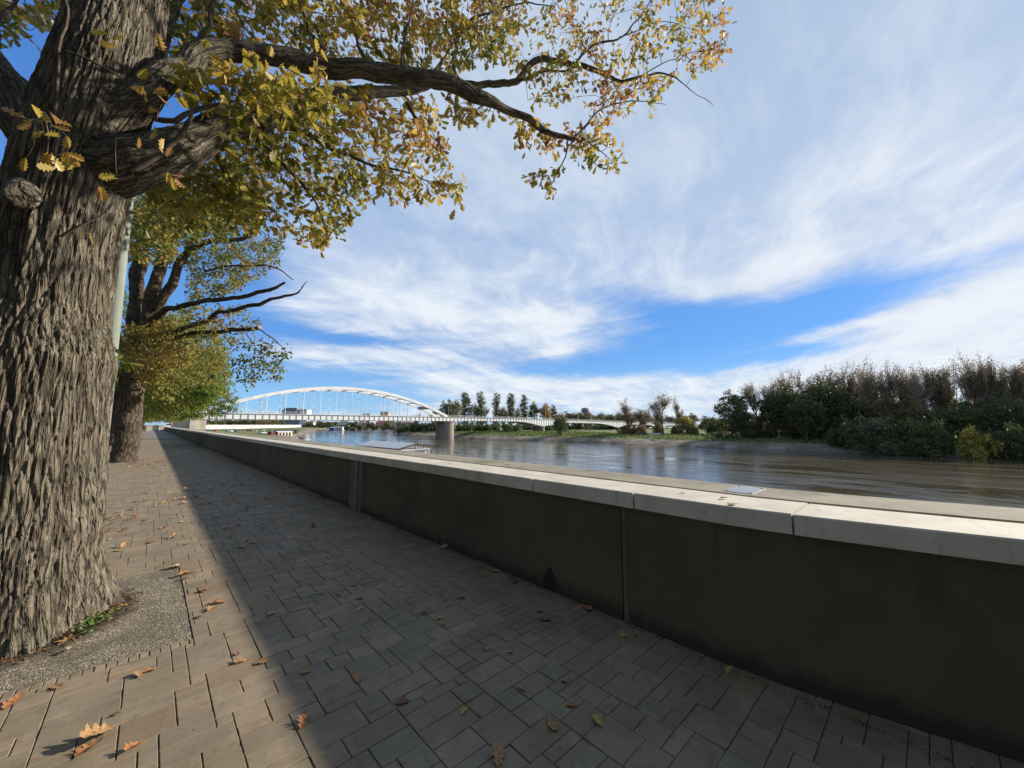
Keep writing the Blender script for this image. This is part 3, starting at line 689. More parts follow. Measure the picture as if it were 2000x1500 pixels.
B = [
 (549, 585, 801, 980, 0, 30, (.20, .22, .27), None, 'dark blue-grey tower block left of the small white one, seen under the arch'),
 (553, 579, 797, 995, 0, 26, (.17, .19, .24), None, 'upper dark block rising behind the blue-grey tower block'),
 (584, 598, 800, 970, 0, 22, (.62, .62, .62), None, 'small white tower block right of the blue-grey one, under the arch'),
 (512, 536, 811, 1040, 0, 20, (.42, .42, .42), None, 'low grey block just above the bridge deck left of the blue-grey tower'),
 (586, 612, 822, 900, 0, 15, (.66, .64, .60), 'grey', 'white house with grey roof below the white tower block'),
 (608, 632, 823, 915, 0, 14, (.60, .56, .48), 'red', 'cream house with red roof, first one right of the white house'),
 (633, 655, 824, 905, 0, 14, (.56, .52, .46), 'grey', 'beige house with grey roof between cream and small white houses'),
 (662, 680, 822, 900, 0, 14, (.58, .57, .55), 'grey', 'small white house with trees on both sides, left of the pink house'),
 (700, 711, 821.5, 880, 0, 14, (.62, .58, .50), 'grey', 'narrow cream house between two trees on the town bank'),
 (734, 762, 822, 870, 0, 16, (.52, .27, .21), 'red', 'long pink house with red roof on the town bank'),
 (761, 771, 820.5, 866, 0, 14, (.62, .52, .25), None, 'yellow flat-roofed building right beside the pink house'),
 (771, 782, 822, 860, 0, 14, (.64, .62, .58), 'grey', 'small white house right beside the yellow building'),
 (784, 800, 823.5, 856, 0, 14, (.40, .36, .36), 'red', 'brownish-red house at the right end of the town row'),
 (801, 812, 824, 850, 0, 12, (.58, .50, .42), 'red', 'last small tan house before the dark riverside bushes'),
 (742, 757, 805, 1150, 0, 22, (.50, .25, .14), None, 'tall orange-brown block of flats rising above the bridge deck'),
 (708, 722, 808, 1180, 0, 22, (.30, .31, .34), None, 'distant grey block of flats left of the orange-brown one'),
 (664, 672, 811, 1180, 0, 18, (.36, .37, .40), None, 'tiny distant grey block just above the deck near the arch middle'),
 (1173, 1183, 813, 800, 0, 20, (.26, .27, .31), None, 'low grey rooftop block right of the round tower'),
]
for q in B: building(q[0], q[1], q[2], q[3], -3.2, q[5], q[6], q[7], q[8])
# round water tower beyond the bridge
c = azpt(1143.5, 760, 0); zt_ = zof(796, 760); tw = empty('water_tower', (c[0], c[1], -3), 0, 'round grey water tower rising over the trees right of the bridge middle', 'tower')
gm_ = pmat('tower_grey', (.24, .26, .30), (.18, .20, .24), .4, .8); gl = pmat('tower_glass', (.10, .16, .20), (.08, .12, .16), .4, .3)
zt_ += 3
MB().tube([(0, 0, 0), (0, 0, zt_-14), (0, 0, zt_-10)], [3.4, 3.2, 5.2], 20).build('shaft', gm_, tw)
MB().tube([(0, 0, zt_-9.99), (0, 0, zt_-6.0)], [7.0, 7.6], 24).build('glazed_ring', gl, tw)
MB().tube([(0, 0, zt_-5.99), (0, 0, zt_-3.0)], [7.9, 7.9], 24).build('upper_ring', gm_, tw)
MB().tube([(0, 0, zt_-2.99), (0, 0, zt_-.8), (0, 0, zt_)], [7.2, 5.6, 1.5], 20).build('dome', gm_, tw)
# white embankment wall along the left bank beyond the bridge, cars parked in front
emw = pmat('white_embankment', (.62, .61, .57), (.50, .49, .45), .3, .85)
em = empty('embankment_wall', azpt(460, 330, 0), 0, 'long low white embankment wall under the bridge on the left bank', 'wall')
ptsE = [azpt(386, 262, 0), azpt(430, 292, 0), azpt(480, 330, 0), azpt(535, 392, 0), azpt(588, 520, 0)]
for a, b_ in zip(ptsE[:-1], ptsE[1:]):
    a = np.array(a); b_ = np.array(b_); P(MB().bar((a[0], a[1], .1), (b_[0], b_[1], .1), .5, 3.0), 'wall_length', emw, em)
    n = 3
    for i in range(n):
        q = a+(b_-a)*(i+.5)/n; P(MB().box(q[0]-.5, q[0]+.5, q[1]-.8, q[1]+.8, -1.0, 2.2), 'pilaster', stone, em)
carcols = [('dark', (.03, .03, .035)), ('red', (.30, .03, .03)), ('silver', (.35, .36, .38)), ('white', (.6, .6, .6)), ('blue', (.04, .08, .2))]
glass = pmat('car_glass', (.02, .025, .03), (.02, .02, .02), 5, .1, spec=.6); tyre = pmat('tyre_rubber', (.02, .02, .02), None, 5, .9)
carproto = {}
def make_car(cn, cv):
    r = empty('parked_car'); pm = pmat('car_paint_'+cn, cv, tuple(v*.9 for v in cv), 3, .25, spec=.5)
    body = MB(); prof_ = [(-2.1, .35), (-2.15, .75), (-1.9, .95), (-1.25, 1.0), (1.05, 1.0), (1.9, .85), (2.1, .6), (2.1, .35)]
    def ext(pr, hw, hw2=None):
        hw2 = hw2 or hw; n = len(pr); V = [(x, -(hw if z < 1.05 else hw2), z) for x, z in pr]+[(x, (hw if z < 1.05 else hw2), z) for x, z in pr]
        return V, [tuple(range(n)), tuple(range(2*n-1, n-1, -1))]+[(i, n+i, n+(i+1) % n, (i+1) % n) for i in range(n)]
    body.add(*ext(prof_, .86)); body.add(*ext([(-.95, 1.42), (.25, 1.42), (.2, 1.46), (-.9, 1.46)], .6, .62)); body.build('body', pm, r)
    MB().add(*ext([(-1.75, 1.001), (-1.1, 1.42), (.3, 1.42), (1.0, 1.001)], .80, .64)).build('windows', glass, r)
    for x in (-1.3, 1.3):
        for y_ in (-.78, .78): MB().tube([(x, y_-.1, .32), (x, y_+.1, .32)], .32, 12).build('wheel', tyre, r)
    return r
for i, (px, d) in enumerate([(405, 250), (422, 262), (446, 276), (452, 279), (462, 286), (486, 303), (492, 308), (500, 316), (515, 335), (528, 350)]):
    cn, cv = carcols[i % 5]
    if cn not in carproto: o = carproto[cn] = make_car(cn, cv)
    else: o = copy_tree(carproto[cn])
    X_, Y_, _ = azpt(px, d, 0); z_ = float(terrain_h(np.array([X_]), np.array([Y_]))[0]); o.location = (X_, Y_, z_+.02); o.rotation_euler = (0, 0, R(68 if i % 3 else 60))
    tag(o, cn+' car by the white embankment wall, %s from the left' % ['first', 'second', 'third', 'fourth', 'fifth', 'sixth', 'seventh', 'eighth', 'ninth', 'tenth'][i], 'car', 'cars parked by the white embankment wall')
# red-brown mooring pad on the left bank
X_, Y_, _ = azpt(530, 262, 0); padm = pmat('red_clay', (.30, .11, .06), (.22, .09, .05), .5, .95)
mb = MB(); gx, gy = np.meshgrid(np.linspace(-11, 11, 12), np.linspace(-3.2, 3.2, 6)); ca, sa = math.cos(R(20)), math.sin(R(20))
px_ = X_-6+gx*ca-gy*sa; py_ = Y_+gx*sa+gy*ca; hz_ = terrain_h(px_.ravel(), py_.ravel())+.12; I = (np.arange(5)[:, None]*12+np.arange(11)[None]).ravel()
mb.add(np.stack([px_.ravel(), py_.ravel(), hz_], 1), [(i, i+1, i+13, i+12) for i in I]); tag(mb.build('red_path', padm), kind='structure')

# ================================================================== BOATS
bw = pmat('boat_white', (.62, .63, .64), (.52, .53, .54), 1, .45); bb_ = pmat('boat_blue', (.05, .12, .30), (.04, .10, .25), 1, .4); bd = pmat('boat_dark', (.04, .035, .05), (.03, .03, .03), 1, .6)
bred = pmat('boat_red', (.30, .05, .06), (.22, .04, .05), 1, .6); wood = pmat('old_timber', (.12, .08, .05), (.07, .05, .03), 3, .8, stretch=(1, 6, 6)); beige = pmat('cabin_beige', (.48, .43, .36), (.38, .34, .28), .8, .8)
def hull(mb, L, W, H, pt=.25, z0=-.3):
    o = [(-L/2, -W*.42), (-L/2, W*.42), (-L*.1, W/2), (L/2-L*pt, W*.44), (L/2, 0), (L/2-L*pt, -W*.44), (-L*.1, -W/2)]; o = o[::-1]
    n = len(o); V = [(x*.93, y*.7, z0) for x, y in o]+[(x, y, H) for x, y in o]
    return mb.add(V, [tuple(range(n-1, -1, -1)), tuple(range(n, 2*n))]+[(i, (i+1) % n, n+(i+1) % n, n+i) for i in range(n)])
def houseboat(px, d, L, W, H, rz, mats, label, two=False, z=None, cat='houseboat', nm='houseboat', grp='boats moored at the left bank'):
    X_, Y_, _ = azpt(px, d, 0); r = empty(nm, (X_, Y_, WL if z is None else z), rz, label, cat, grp)
    hull(MB(), L, W, .8, .08).build('hull', mats[0], r)
    MB().box(-L*.40, L*.32, -W*.36, W*.36, .803, H).build('cabin', mats[1], r)
    rf = MB().add([(-L*.44, -W*.42, H+.003), (L*.38, -W*.42, H+.003), (L*.38, W*.42, H+.003), (-L*.44, W*.42, H+.003), (-L*.44, 0, H+.55), (L*.38, 0, H+.55)], [(3, 2, 1, 0), (0, 1, 5, 4), (2, 3, 4, 5), (1, 2, 5), (3, 0, 4)]).build('roof', mats[2], r)
    for i in range(4):
        for s in (-1, 1):
            x = -L*.34+i*L*.16; MB().box(x, x+L*.09, s*W*.36-.02, s*W*.36+.02, 1.3, H-.5).build('window', glass, r)
    mb = MB()
    for s in (-1, 1):
        mb.box(-L*.46, L*.42, s*W*.44-.03, s*W*.44+.03, 1.6, 1.66)
        for x in np.linspace(-L*.46, L*.42, 9): mb.box(x-.03, x+.03, s*W*.44-.03, s*W*.44+.03, .803, 1.6)
    mb.build('deck_railing', bw, r)
    return r
houseboat(527, 262, 16, 5, 3.6, R(35), (bd, bd, bw), 'dark houseboat with white roof, leftmost of the moored boats under the bridge')
houseboat(541, 258, 13, 5, 4.2, R(30), (bd, bred, bd), 'dark red and purple houseboat between the dark one and the beige one')
houseboat(556, 262, 15, 5.5, 4.4, R(28), (bw, beige, bw), 'beige houseboat with white roof beside the dark red one')
houseboat(563, 325, 26, 6, 4.6, R(25), (wood, bd, bd), 'long dark pontoon boat behind the other houseboats')
def motorboat(px, d, L, rz, mats, label, z=None, grp='small boats moored off the left bank', nm='motorboat'):
    X_, Y_, _ = azpt(px, d, 0); r = empty(nm, (X_, Y_, WL if z is None else z), rz, label, 'boat', grp)
    hull(MB(), L, L*.32, .75, .38, -.25).build('hull', mats[0], r)
    MB().box(-L*.3, L*.12, -L*.11, L*.11, .753, 1.35).build('cabin', mats[1], r)
    MB().add([(L*.12+.01, -L*.11, .753), (L*.12+.01, L*.11, .753), (L*.12+.01, L*.10, 1.3), (L*.12+.01, -L*.10, 1.3), (L*.22, -L*.1, .753), (L*.22, L*.1, .753)], [(0, 1, 2, 3), (1, 5, 2), (0, 3, 4), (3, 2, 5, 4)]).build('windscreen', glass, r)
    MB().box(-L*.5-.25, -L*.5+.05, -.2, .2, .1, .95).build('outboard_motor', bd, r)
    return r
for px, d, L, ms, lb in [(551, 247, 6, (bd, bw), 'dark small boat with white cabin, leftmost in the row beside the pontoons'), (559, 245, 5, (bw, bw), 'white small boat, second in the row beside the pontoons'),
        (567, 250, 6, (beige, bw), 'beige small boat in the middle of the row beside the pontoons'), (576, 252, 6, (bw, bb_), 'white and blue small boat, fourth in the row beside the pontoons'), (586, 256, 7, (bd, bd), 'dark motorboat at the right end of the moored row')]:
    motorboat(px, d, L, R(20), ms, lb)
houseboat(664, 640, 17, 7, 5.5, R(-40), (bw, bw, bw), 'white floating boathouse by the far town bank, larger of the two', grp='boathouses by the far town bank')
houseboat(650, 648, 11, 6, 4.8, R(-40), (bb_, bb_, bw), 'small blue-white boathouse left of the larger white one on the far bank', grp='boathouses by the far town bank')
houseboat(691, 655, 14, 7, 4.0, R(-42), (wood, wood, wood), 'brown wooden boathouse on the far bank between trees', grp='boathouses by the far town bank')
for px, d, lb in [(722, 640, 'white cabin boat on the far bank left of its twin'), (738, 632, 'larger white cabin boat on the far bank below the pink house'), (757, 628, 'low grey-white boat on the far bank below the yellow building')]:
    motorboat(px, d, 13 if px == 738 else 9, R(-42), (bw, bw), lb, grp='cabin boats on the far town bank', nm='cabin_boat')
motorboat(781, 520, 7, R(10), (bd, bd), 'small dark boat out on the open water near the bushes', grp='boats under way on the river')
# roofed landing-stage boat just outside the wall
rb = empty('restaurant_boat', (23.9, 49.1, WL), 0, 'moored boat with a broad pale sheet roof and truss gable just beyond the wall', 'boat')
roofm, nt, b = new_mat('pale_sheet_roof'); t = nt.nodes.new('ShaderNodeTexCoord'); wv_ = nt.nodes.new('ShaderNodeTexWave'); wv_.bands_direction = 'Y'; wv_.inputs['Scale'].default_value = 1.2; nt.links.new(t.outputs['Object'], wv_.inputs[0])
nt.links.new(mixc(nt, tex_noise(nt, t.outputs['Object'], .8, 4, .6).sstep(.4, .7)*.5, (.42, .45, .46), (.33, .36, .36)), b.inputs['Base Color']); b.inputs['Roughness'].default_value = .5
bp = nt.nodes.new('ShaderNodeBump'); bp.inputs['Strength'].default_value = .4; bp.inputs['Distance'].default_value = .05; nt.links.new(wv_.outputs['Fac'], bp.inputs['Height']); nt.links.new(bp.outputs[0], b.inputs['Normal'])
zr = -.65-WL; ze = -1.2-WL; y0, y1 = -6.4, 6.6
mb = MB()
for s in (-1, 1):
    mb.add([(0, y0, zr), (0, y1, zr), (s*2.3, y1, ze), (s*2.3, y0, ze), (0, y0, zr-.07), (0, y1, zr-.07), (s*2.3, y1, ze-.07), (s*2.3, y0, ze-.07)], [(0, 1, 2, 3), (7, 6, 5, 4), (0, 3, 7, 4), (1, 5, 6, 2), (3, 2, 6, 7)])
mb.build('roof', roofm, rb)
for s in (-1, 1): MB().bar((0, y0-.05, zr-.02), (s*2.45, y0-.05, ze-.05), .05, .16).build('barge_board', wood, rb)
mb = MB()
mb.bar((-2.1, y0+.06, ze-.18), (2.1, y0+.06, ze-.18), .07, .09)
for x in np.linspace(-1.7, 1.7, 9): mb.bar((x, y0+.06, ze-.15), (x*.72, y0+.06, zr-.1-(zr-ze)*abs(x*.72)/2.3), .06, .06)
mb.build('truss', bw, rb)
MB().box(-2.0, 2.0, y0+.4, y1-.4, 3.4, ze-.25).build('upper_cabin', bw, rb)
MB().box(-2.2, 2.2, y0+.1, y1-.1, .9, 3.39).build('lower_cabin', beige, rb)
hb = hull(MB(), 15, 5.4, .9, .06); hb.V = [v[:, [1, 0, 2]] for v in hb.V]; hb.build('hull', bd, rb)
for s in (-1, 1):
    for y_ in np.linspace(y0+.2, y1-.2, 7): MB().box(s*2.24-.04, s*2.24+.04, y_-.04, y_+.04, 3.4, ze-.08).build('post', wood, rb)
MB().tube([(2.6, y0-.4, .9), (2.7, y0-.4, ze+.05)], .05, 6).build('mast', wood, rb)

# ================================================================== END OF THE PROMENADE
for px, d, lb in ((292, 97, 'left one of the two pale concrete gate pillars at the end of the paving'), (316, 90, 'right one of the two pale gate pillars, next to the wall end')):
    X_, Y_, _ = azpt(px, d, 0); r = empty('gate_pillar', (X_, Y_, 0), 0, lb, 'pillar', 'concrete gate pillars at the end of the paving')
    MB().cbox(-.45, .45, -.5, .5, 0, 1.15, .03).build('shaft', stone, r); MB().cbox(-.5, .5, -.55, .55, 1.152, 1.28, .03).build('cap', cap_m, r)
def person(px, d, coat, trousers, label, h=1.72, rz=0):
    X_, Y_, _ = azpt(px, d, 0)
    skel = {'pelvis': (0, 0, .93), 'chest': (0, .01, 1.28), 'neck': (0, .02, 1.50), 'head': (0, 0, 1.63), 'top': (0, 0, 1.70),
            'hl': (.10, 0, .88), 'kl': (.12, -.10, .48), 'al': (.11, .02, .08), 'fl': (.12, -.16, .04), 'hr': (-.10, 0, .88), 'kr': (-.11, .0, .48), 'ar': (-.12, .16, .10), 'fr': (-.12, .02, .03),
            'sl': (.19, .01, 1.42), 'el': (.25, .05, 1.14), 'wl': (.22, -.12, .92), 'ml': (.21, -.18, .86), 'sr': (-.19, .01, 1.42), 'er': (-.25, .08, 1.14), 'wr': (-.23, .0, .90), 'mr': (-.22, -.05, .83)}
    rad = dict(pelvis=.155, chest=.17, neck=.06, head=.10, top=.075, hl=.10, kl=.065, al=.045, fl=.04, hr=.10, kr=.065, ar=.045, fr=.04, sl=.075, el=.052, wl=.036, ml=.036, sr=.075, er=.052, wr=.036, mr=.036)
    ed = [('pelvis', 'chest'), ('chest', 'neck'), ('neck', 'head'), ('head', 'top'), ('pelvis', 'hl'), ('hl', 'kl'), ('kl', 'al'), ('al', 'fl'), ('pelvis', 'hr'), ('hr', 'kr'), ('kr', 'ar'), ('ar', 'fr'), ('chest', 'sl'), ('sl', 'el'), ('el', 'wl'), ('wl', 'ml'), ('chest', 'sr'), ('sr', 'er'), ('er', 'wr'), ('wr', 'mr')]
    ks = list(skel); me = bpy.data.meshes.new('person'); me.from_pydata([skel[k_] for k_ in ks], [(ks.index(a), ks.index(b_)) for a, b_ in ed], [])
    o = bpy.data.objects.new('person', me); COL.objects.link(o); sk = o.modifiers.new('skin', 'SKIN')
    for k_, v_ in zip(ks, me.skin_vertices[0].data): v_.radius = (rad[k_], rad[k_]*.85); v_.use_root = (k_ == 'pelvis')
    o.modifiers.new('sub', 'SUBSURF').levels = 1
    dg = bpy.context.evaluated_depsgraph_get(); dg.update(); m2 = bpy.data.meshes.new_from_object(o.evaluated_get(dg)); o.modifiers.clear(); o.data = m2; m2.name = 'person'
    skin = pmat('skin', (.42, .27, .20), None, 5, .6); m2.materials.clear()
    for mm in (coat, trousers, skin): m2.materials.append(mm)
    for p in m2.polygons:
        z_ = p.center[2]; p.material_index = 2 if z_ > 1.51 or (z_ < .90 and abs(p.center[0]) > .17) else (0 if z_ > .80 else 1); p.use_smooth = True
    hair = MB(); n = 12
    for j in range(1): hair.tube([(0, .02, 1.62), (0, .02, 1.70), (0, .01, 1.745)], [.112, .10, .04], 12)
    ho = hair.build('hair', pmat('brown_hair', (.05, .035, .02), None, 5, .7), o, smooth=True)
    o.location = (X_, Y_, 0); o.rotation_euler = (0, 0, rz); s = h/1.74; o.scale = (s, s, s)
    tag(o, label, 'person', 'people at the end of the promenade'); return o
dark_c = pmat('dark_cloth', (.03, .03, .04), None, 8, .9); mar = pmat('maroon_cloth', (.16, .05, .07), None, 8, .9); blue_c = pmat('navy_cloth', (.03, .035, .07), None, 8, .9)
person(281.5, 92, dark_c, dark_c, 'person in dark clothes walking left of the left gate pillar', 1.72, R(20))
person(285.5, 99, mar, dark_c, 'person in maroon jacket beside the dark-clothed one by the left gate pillar', 1.66, R(200))
person(303, 104, mar, blue_c, 'person in maroon jacket walking between the two gate pillars', 1.75, R(10))
person(307.5, 110, dark_c, blue_c, 'person in dark jacket and navy trousers walking between the gate pillars', 1.78, R(190))
van = copy_tree(carproto['white']); X_, Y_, _ = azpt(334, 178, 0); van.location = (X_, Y_, .003); van.rotation_euler = (0, 0, R(0)); van.scale = (1.15, 1.1, 1.5)
van.name = 'parked_car'; tag(van, 'white car parked before the stone abutment, seen just over the wall end', 'car'); van['group'] = 'cars near the abutment'
# ================================================================== VEGETATION ACROSS THE RIVER
rs = np.random.default_rng(21)
def leaf_quads(C, size, rng, rnd, jit=.5, flat=0.0):
    n = len(C); a = rng.normal(size=(n, 3)); a[:, 2] *= (1-flat*.5); a /= np.linalg.norm(a, axis=1, keepdims=True)
    b = rng.normal(size=(n, 3)); b -= (b*a).sum(1, keepdims=True)*a; b /= np.linalg.norm(b, axis=1, keepdims=True)
    s = size*rng.uniform(1-jit, 1+jit, (n, 1)); a = a*s; b = b*s*.6
    V = np.stack([C-a, C+b*.9-a*.1, C+a, C-b], 1).reshape(-1, 3)
    return V, np.arange(4*n), np.full(n, 4), rnd
def crown_mesh(name, lobes, n, size, seed, hole=.35):
    """lobes: (x,y,z,rx,ry,rz); leaves gather in clumps near each lobe's surface"""
    rng = np.random.default_rng(seed); L = np.array(lobes, float); vol = (L[:, 3]*L[:, 4]*L[:, 5])**.67; vol /= vol.sum()
    ncl = max(30, n//22); k = rng.choice(len(L), ncl, p=vol); d = rng.normal(size=(ncl, 3)); d /= np.linalg.norm(d, axis=1, keepdims=True)
    rr = rng.uniform(.45, 1.05, (ncl, 1))**.6; cc_ = L[k, :3]+d*L[k, 3:6]*rr
    keep = vnoise(cc_*.45+seed, 3) > hole*.5; cc_ = cc_[keep]; cr_ = rng.uniform(.4, 1.0, len(cc_))*size*2.6; tone = rng.uniform(0, 1, len(cc_))
    j = rng.integers(0, len(cc_), n); C = cc_[j]+rng.normal(size=(n, 3))*cr_[j][:, None]*np.array((1, 1, .7))
    rnd = np.clip(tone[j]*.6+rng.uniform(0, .4, n), 0, 1)
    V, f, sz, rnd = leaf_quads(C, size, rng, rnd)
    return mesh_np(name, V, f, sz, {'rnd': ('FACE', rnd)})
def grow(rng, p, d, L, r, lev, out, tips, spread=.6, up=.25, kids=(3, 4), minr=.02, segs=3, shrink=.68):
    P_ = [p.copy()]; q = p.copy(); dd = d.copy()
    for i in range(segs):
        dd = dd+rng.normal(size=3)*.13+np.array((0, 0, up*.18)); dd /= np.linalg.norm(dd); q = q+dd*L/segs; P_.append(q.copy())
    re = max(minr, r*.6); out.append((np.array(P_), np.linspace(r, re, segs+1), lev))
    if lev == 0: tips.append(q); return
    for k in range(rng.integers(kids[0], kids[1]+1)):
        t = 1.0 if k == 0 else rng.uniform(.35, 1.0); idx = min(segs, int(t*segs)); base = P_[idx]
        v = rng.normal(size=3); v -= v.dot(dd)*dd; v /= np.linalg.norm(v)+1e-9
        nd = dd+v*spread*(rng.uniform(.5, 1.2) if k else .25)+np.array((0, 0, up)); nd /= np.linalg.norm(nd)
        grow(rng, base, nd, L*shrink*rng.uniform(.8, 1.15), max(minr, r*.58), lev-1, out, tips, spread, up, kids, minr, segs, shrink)
def tubes_mesh(name, br, smooth=True):
    mb = MB()
    for P_, R_, lev in br: mb.tube(P_, R_, 3 if lev <= 1 else (5 if lev <= 3 else 8), caps=False)
    return mesh_np(name, np.concatenate(mb.V), mb.f, mb.sz, smooth=smooth)
bark_dark = pmat('dark_bark', (.085, .07, .055), (.05, .042, .035), 1.5, .95, .5, 6, stretch=(1, 1, .3))
bark_pale = pmat('pale_bark', (.36, .30, .215), (.24, .20, .145), 1.2, .95, .5, 6, stretch=(1, 1, .3))
LM = {
 'darkgreen': leafmat('leaf_dark_green', [(0, (.045, .062, .024)), (.5, (.085, .105, .036)), (1, (.15, .155, .052))], .32),
 'green': leafmat('leaf_mid_green', [(0, (0.051, 0.080, 0.026)), (.5, (0.090, 0.123, 0.038)), (1, (0.145, 0.167, 0.051))], .3),
 'olive': leafmat('leaf_olive', [(0, (0.080, 0.080, 0.032)), (.5, (0.145, 0.138, 0.051)), (1, (0.232, 0.196, 0.065))], .3),
 'brown': leafmat('leaf_autumn_brown', [(0, (.11, .08, .045)), (.5, (.18, .13, .065)), (1, (.28, .19, .09))], .3),
 'orange': leafmat('leaf_autumn_orange', [(0, (0.203, 0.116, 0.029)), (.5, (0.362, 0.203, 0.043)), (1, (0.493, 0.290, 0.072))], .3),
 'yellow': leafmat('leaf_autumn_yellow', [(0, (0.160, 0.145, 0.029)), (.5, (0.275, 0.232, 0.043)), (1, (0.406, 0.319, 0.072))], .3),
 'grey': leafmat('leaf_dry_tan', [(0, (.13, .105, .065)), (.5, (.20, .165, .10)), (1, (.30, .24, .14))], .35),
 'greygreen': leafmat('leaf_grey_green', [(0, (0.072, 0.094, 0.051)), (.5, (0.116, 0.138, 0.072)), (1, (0.189, 0.203, 0.102))], .3),
}
PROTO = {}
def proto(kind, var):
    """(trunk mesh, crown mesh or None, height, width)"""
    if (kind, var) in PROTO: return PROTO[(kind, var)]
    rng = np.random.default_rng(hash((kind, var)) % 1000 if False else (sum(map(ord, kind))*7+var)); br = []; tips = []
    if kind == 'round':
        H, W = 16., 12.; lob = [(0, 0, 10, 4.2, 4.2, 4.6)]
        for i in range(9):
            a = rng.uniform(0, 6.28); q = rng.uniform(2.2, 4.2); lob.append((q*math.cos(a), q*math.sin(a), rng.uniform(4.5, 12.5), rng.uniform(1.7, 2.7), rng.uniform(1.7, 2.7), rng.uniform(1.3, 2.5)))
        lob.append((rng.uniform(-1, 1), rng.uniform(-1, 1), 13.6, 2.3, 2.3, 2.3))
        grow(rng, np.array((0, 0, -.5)), np.array((0, 0, 1.)), 6., .38, 3, br, tips, .75, .15, (3, 4), .05)
        cr_ = crown_mesh('crown', lob, 5200, .30, var*11+3)
    elif kind == 'poplar':
        H, W = 24., 5.; lob = [(0, 0, z_, 1.0+1.0*math.sin(max(.12, (z_-1)/24.5)*math.pi)**.6, 1.0+1.0*math.sin(max(.12, (z_-1)/24.5)*math.pi)**.6, 2.0) for z_ in np.arange(4, 22.6, 1.6)]; lob.append((0, 0, 23.2, .6, .6, 1.3))
        lob = [(x+rng.normal()*.35, y+rng.normal()*.35, z_, a, b_, c) for x, y, z_, a, b_, c in lob]
        br.append((np.array([(0, 0, -.5), (0, 0, 8), (.2, 0, 16), (0, .1, 23)], float), np.array([.4, .3, .16, .04]), 3))
        for z_ in np.arange(3, 20, .55):
            a = rng.uniform(0, 6.28); q = np.array((math.cos(a), math.sin(a), 0)); br.append((np.array([(0, 0, z_), q*.8+(0, 0, z_+1.3), q*1.4+(0, 0, z_+3.4)], float), np.array([.09, .05, .02]), 1))
        cr_ = crown_mesh('crown', lob, 5000, .27, var*5+1, .3)
    elif kind == 'bare':
        H, W = 22., 12.
        br.append((np.array([(0, 0, -.5), (.2, .1, 3), (0, .2, 6.5)], float), np.array([.36, .28, .24]), 4))
        for k in range(4):
            a = rng.uniform(0, 6.28)+k*1.57; d = np.array((math.cos(a)*.42, math.sin(a)*.42, 1.)); d /= np.linalg.norm(d)
            grow(rng, np.array((0, .2, 6.0-k*.7)), d, 5.6, .17, 4, br, tips, .62, .26, (3, 4), .034, 3, .68)
        T = np.array(tips); n = 4200; j = rng.integers(0, len(T), n); C = T[j]+rng.normal(size=(n, 3))*.5
        V, f, sz, rn = leaf_quads(C, .16, rng, rng.uniform(0, 1, n)); cr_ = mesh_np('crown', V, f, sz, {'rnd': ('FACE', rn)})
    elif kind == 'sparse':
        H, W = 18., 9.
        grow(rng, np.array((0, 0, -.5)), np.array((0, 0, 1.)), 7.2, .26, 4, br, tips, .5, .3, (3, 5), .03, 3, .66)
        T = np.array(tips); n = 4200; j = rng.integers(0, len(T), n); C = T[j]+rng.normal(size=(n, 3))*.55
        V, f, sz, rn = leaf_quads(C, .17, rng, np.clip(rng.uniform(0, .5, len(T))[j]+rng.uniform(0, .5, n), 0, 1)); cr_ = mesh_np('crown', V, f, sz, {'rnd': ('FACE', rn)})
    elif kind == 'willow':
        H, W = 9.2, 9.4; lob = [(0, 0, 5, 4.1, 4.1, 3.7)]+[(2.6*math.cos(a), 2.6*math.sin(a), 3.6+rng.uniform(-1, 1.6), 1.9, 1.9, 2.3) for a in np.arange(0, 6.28, .8)]+[(2.0*math.cos(a), 2.0*math.sin(a), 6.4, 1.9, 1.9, 1.9) for a in np.arange(0, 6.28, 1.05)]
        grow(rng, np.array((0, 0, -.5)), np.array((0, 0, 1.)), 3.2, .3, 3, br, tips, .8, .2, (3, 4), .04)
        cr_ = crown_mesh('crown', lob, 6500, .22, var*3+8, 0)
    else:  # bush
        H, W = 8., 11.; lob = []
        for i in range(9):
            a = rng.uniform(0, 6.28); q = rng.uniform(0, 4.2); lob.append((q*math.cos(a), q*math.sin(a), rng.uniform(1.0, 5.0), rng.uniform(1.8, 3), rng.uniform(1.8, 3), rng.uniform(1.4, 2.6)))
        for i in range(5): grow(rng, np.array((rng.uniform(-2, 2), rng.uniform(-2, 2), -.5)), np.array((rng.uniform(-.4, .4), rng.uniform(-.4, .4), 1.)), 3., .09, 2, br, tips, .5, .3, (2, 3), .03)
        cr_ = crown_mesh('crown', lob, 4600, .27, var*13+5, .2)
    PROTO[(kind, var)] = (tubes_mesh('trunk', br), cr_, H, W); return PROTO[(kind, var)]
def setmat(o, m):
    if not o.data.materials: o.data.materials.append(m)
    o.material_slots[0].link = 'OBJECT'; o.material_slots[0].material = m
def plant(kind, var, X_, Y_, zb, ztop, wid, leaf, barkm, name, label, cat, group):
    tm, cm, H, W_ = proto(kind, var); r = empty(name, (X_, Y_, zb), rs.uniform(0, 6.28), label, cat, group)
    sz = (ztop-zb)/H; sw_ = wid/W_; r.scale = (sw_, sw_, sz)
    for nm, me, mt in (('trunk', tm, barkm), ('crown', cm, leaf)):
        o = bpy.data.objects.new(nm, me); COL.objects.link(o); o.parent = r; setmat(o, mt)
    return r
def thz(X_, Y_): return float(terrain_h(np.array([X_]), np.array([Y_]))[0])
NAMES = {'round': ('leafy_tree', 'tree'), 'poplar': ('poplar_tree', 'tree'), 'bare': ('bare_tree', 'tree'), 'sparse': ('thin_tree', 'tree'), 'willow': ('willow_tree', 'tree'), 'bush': ('riverside_bush', 'bush')}
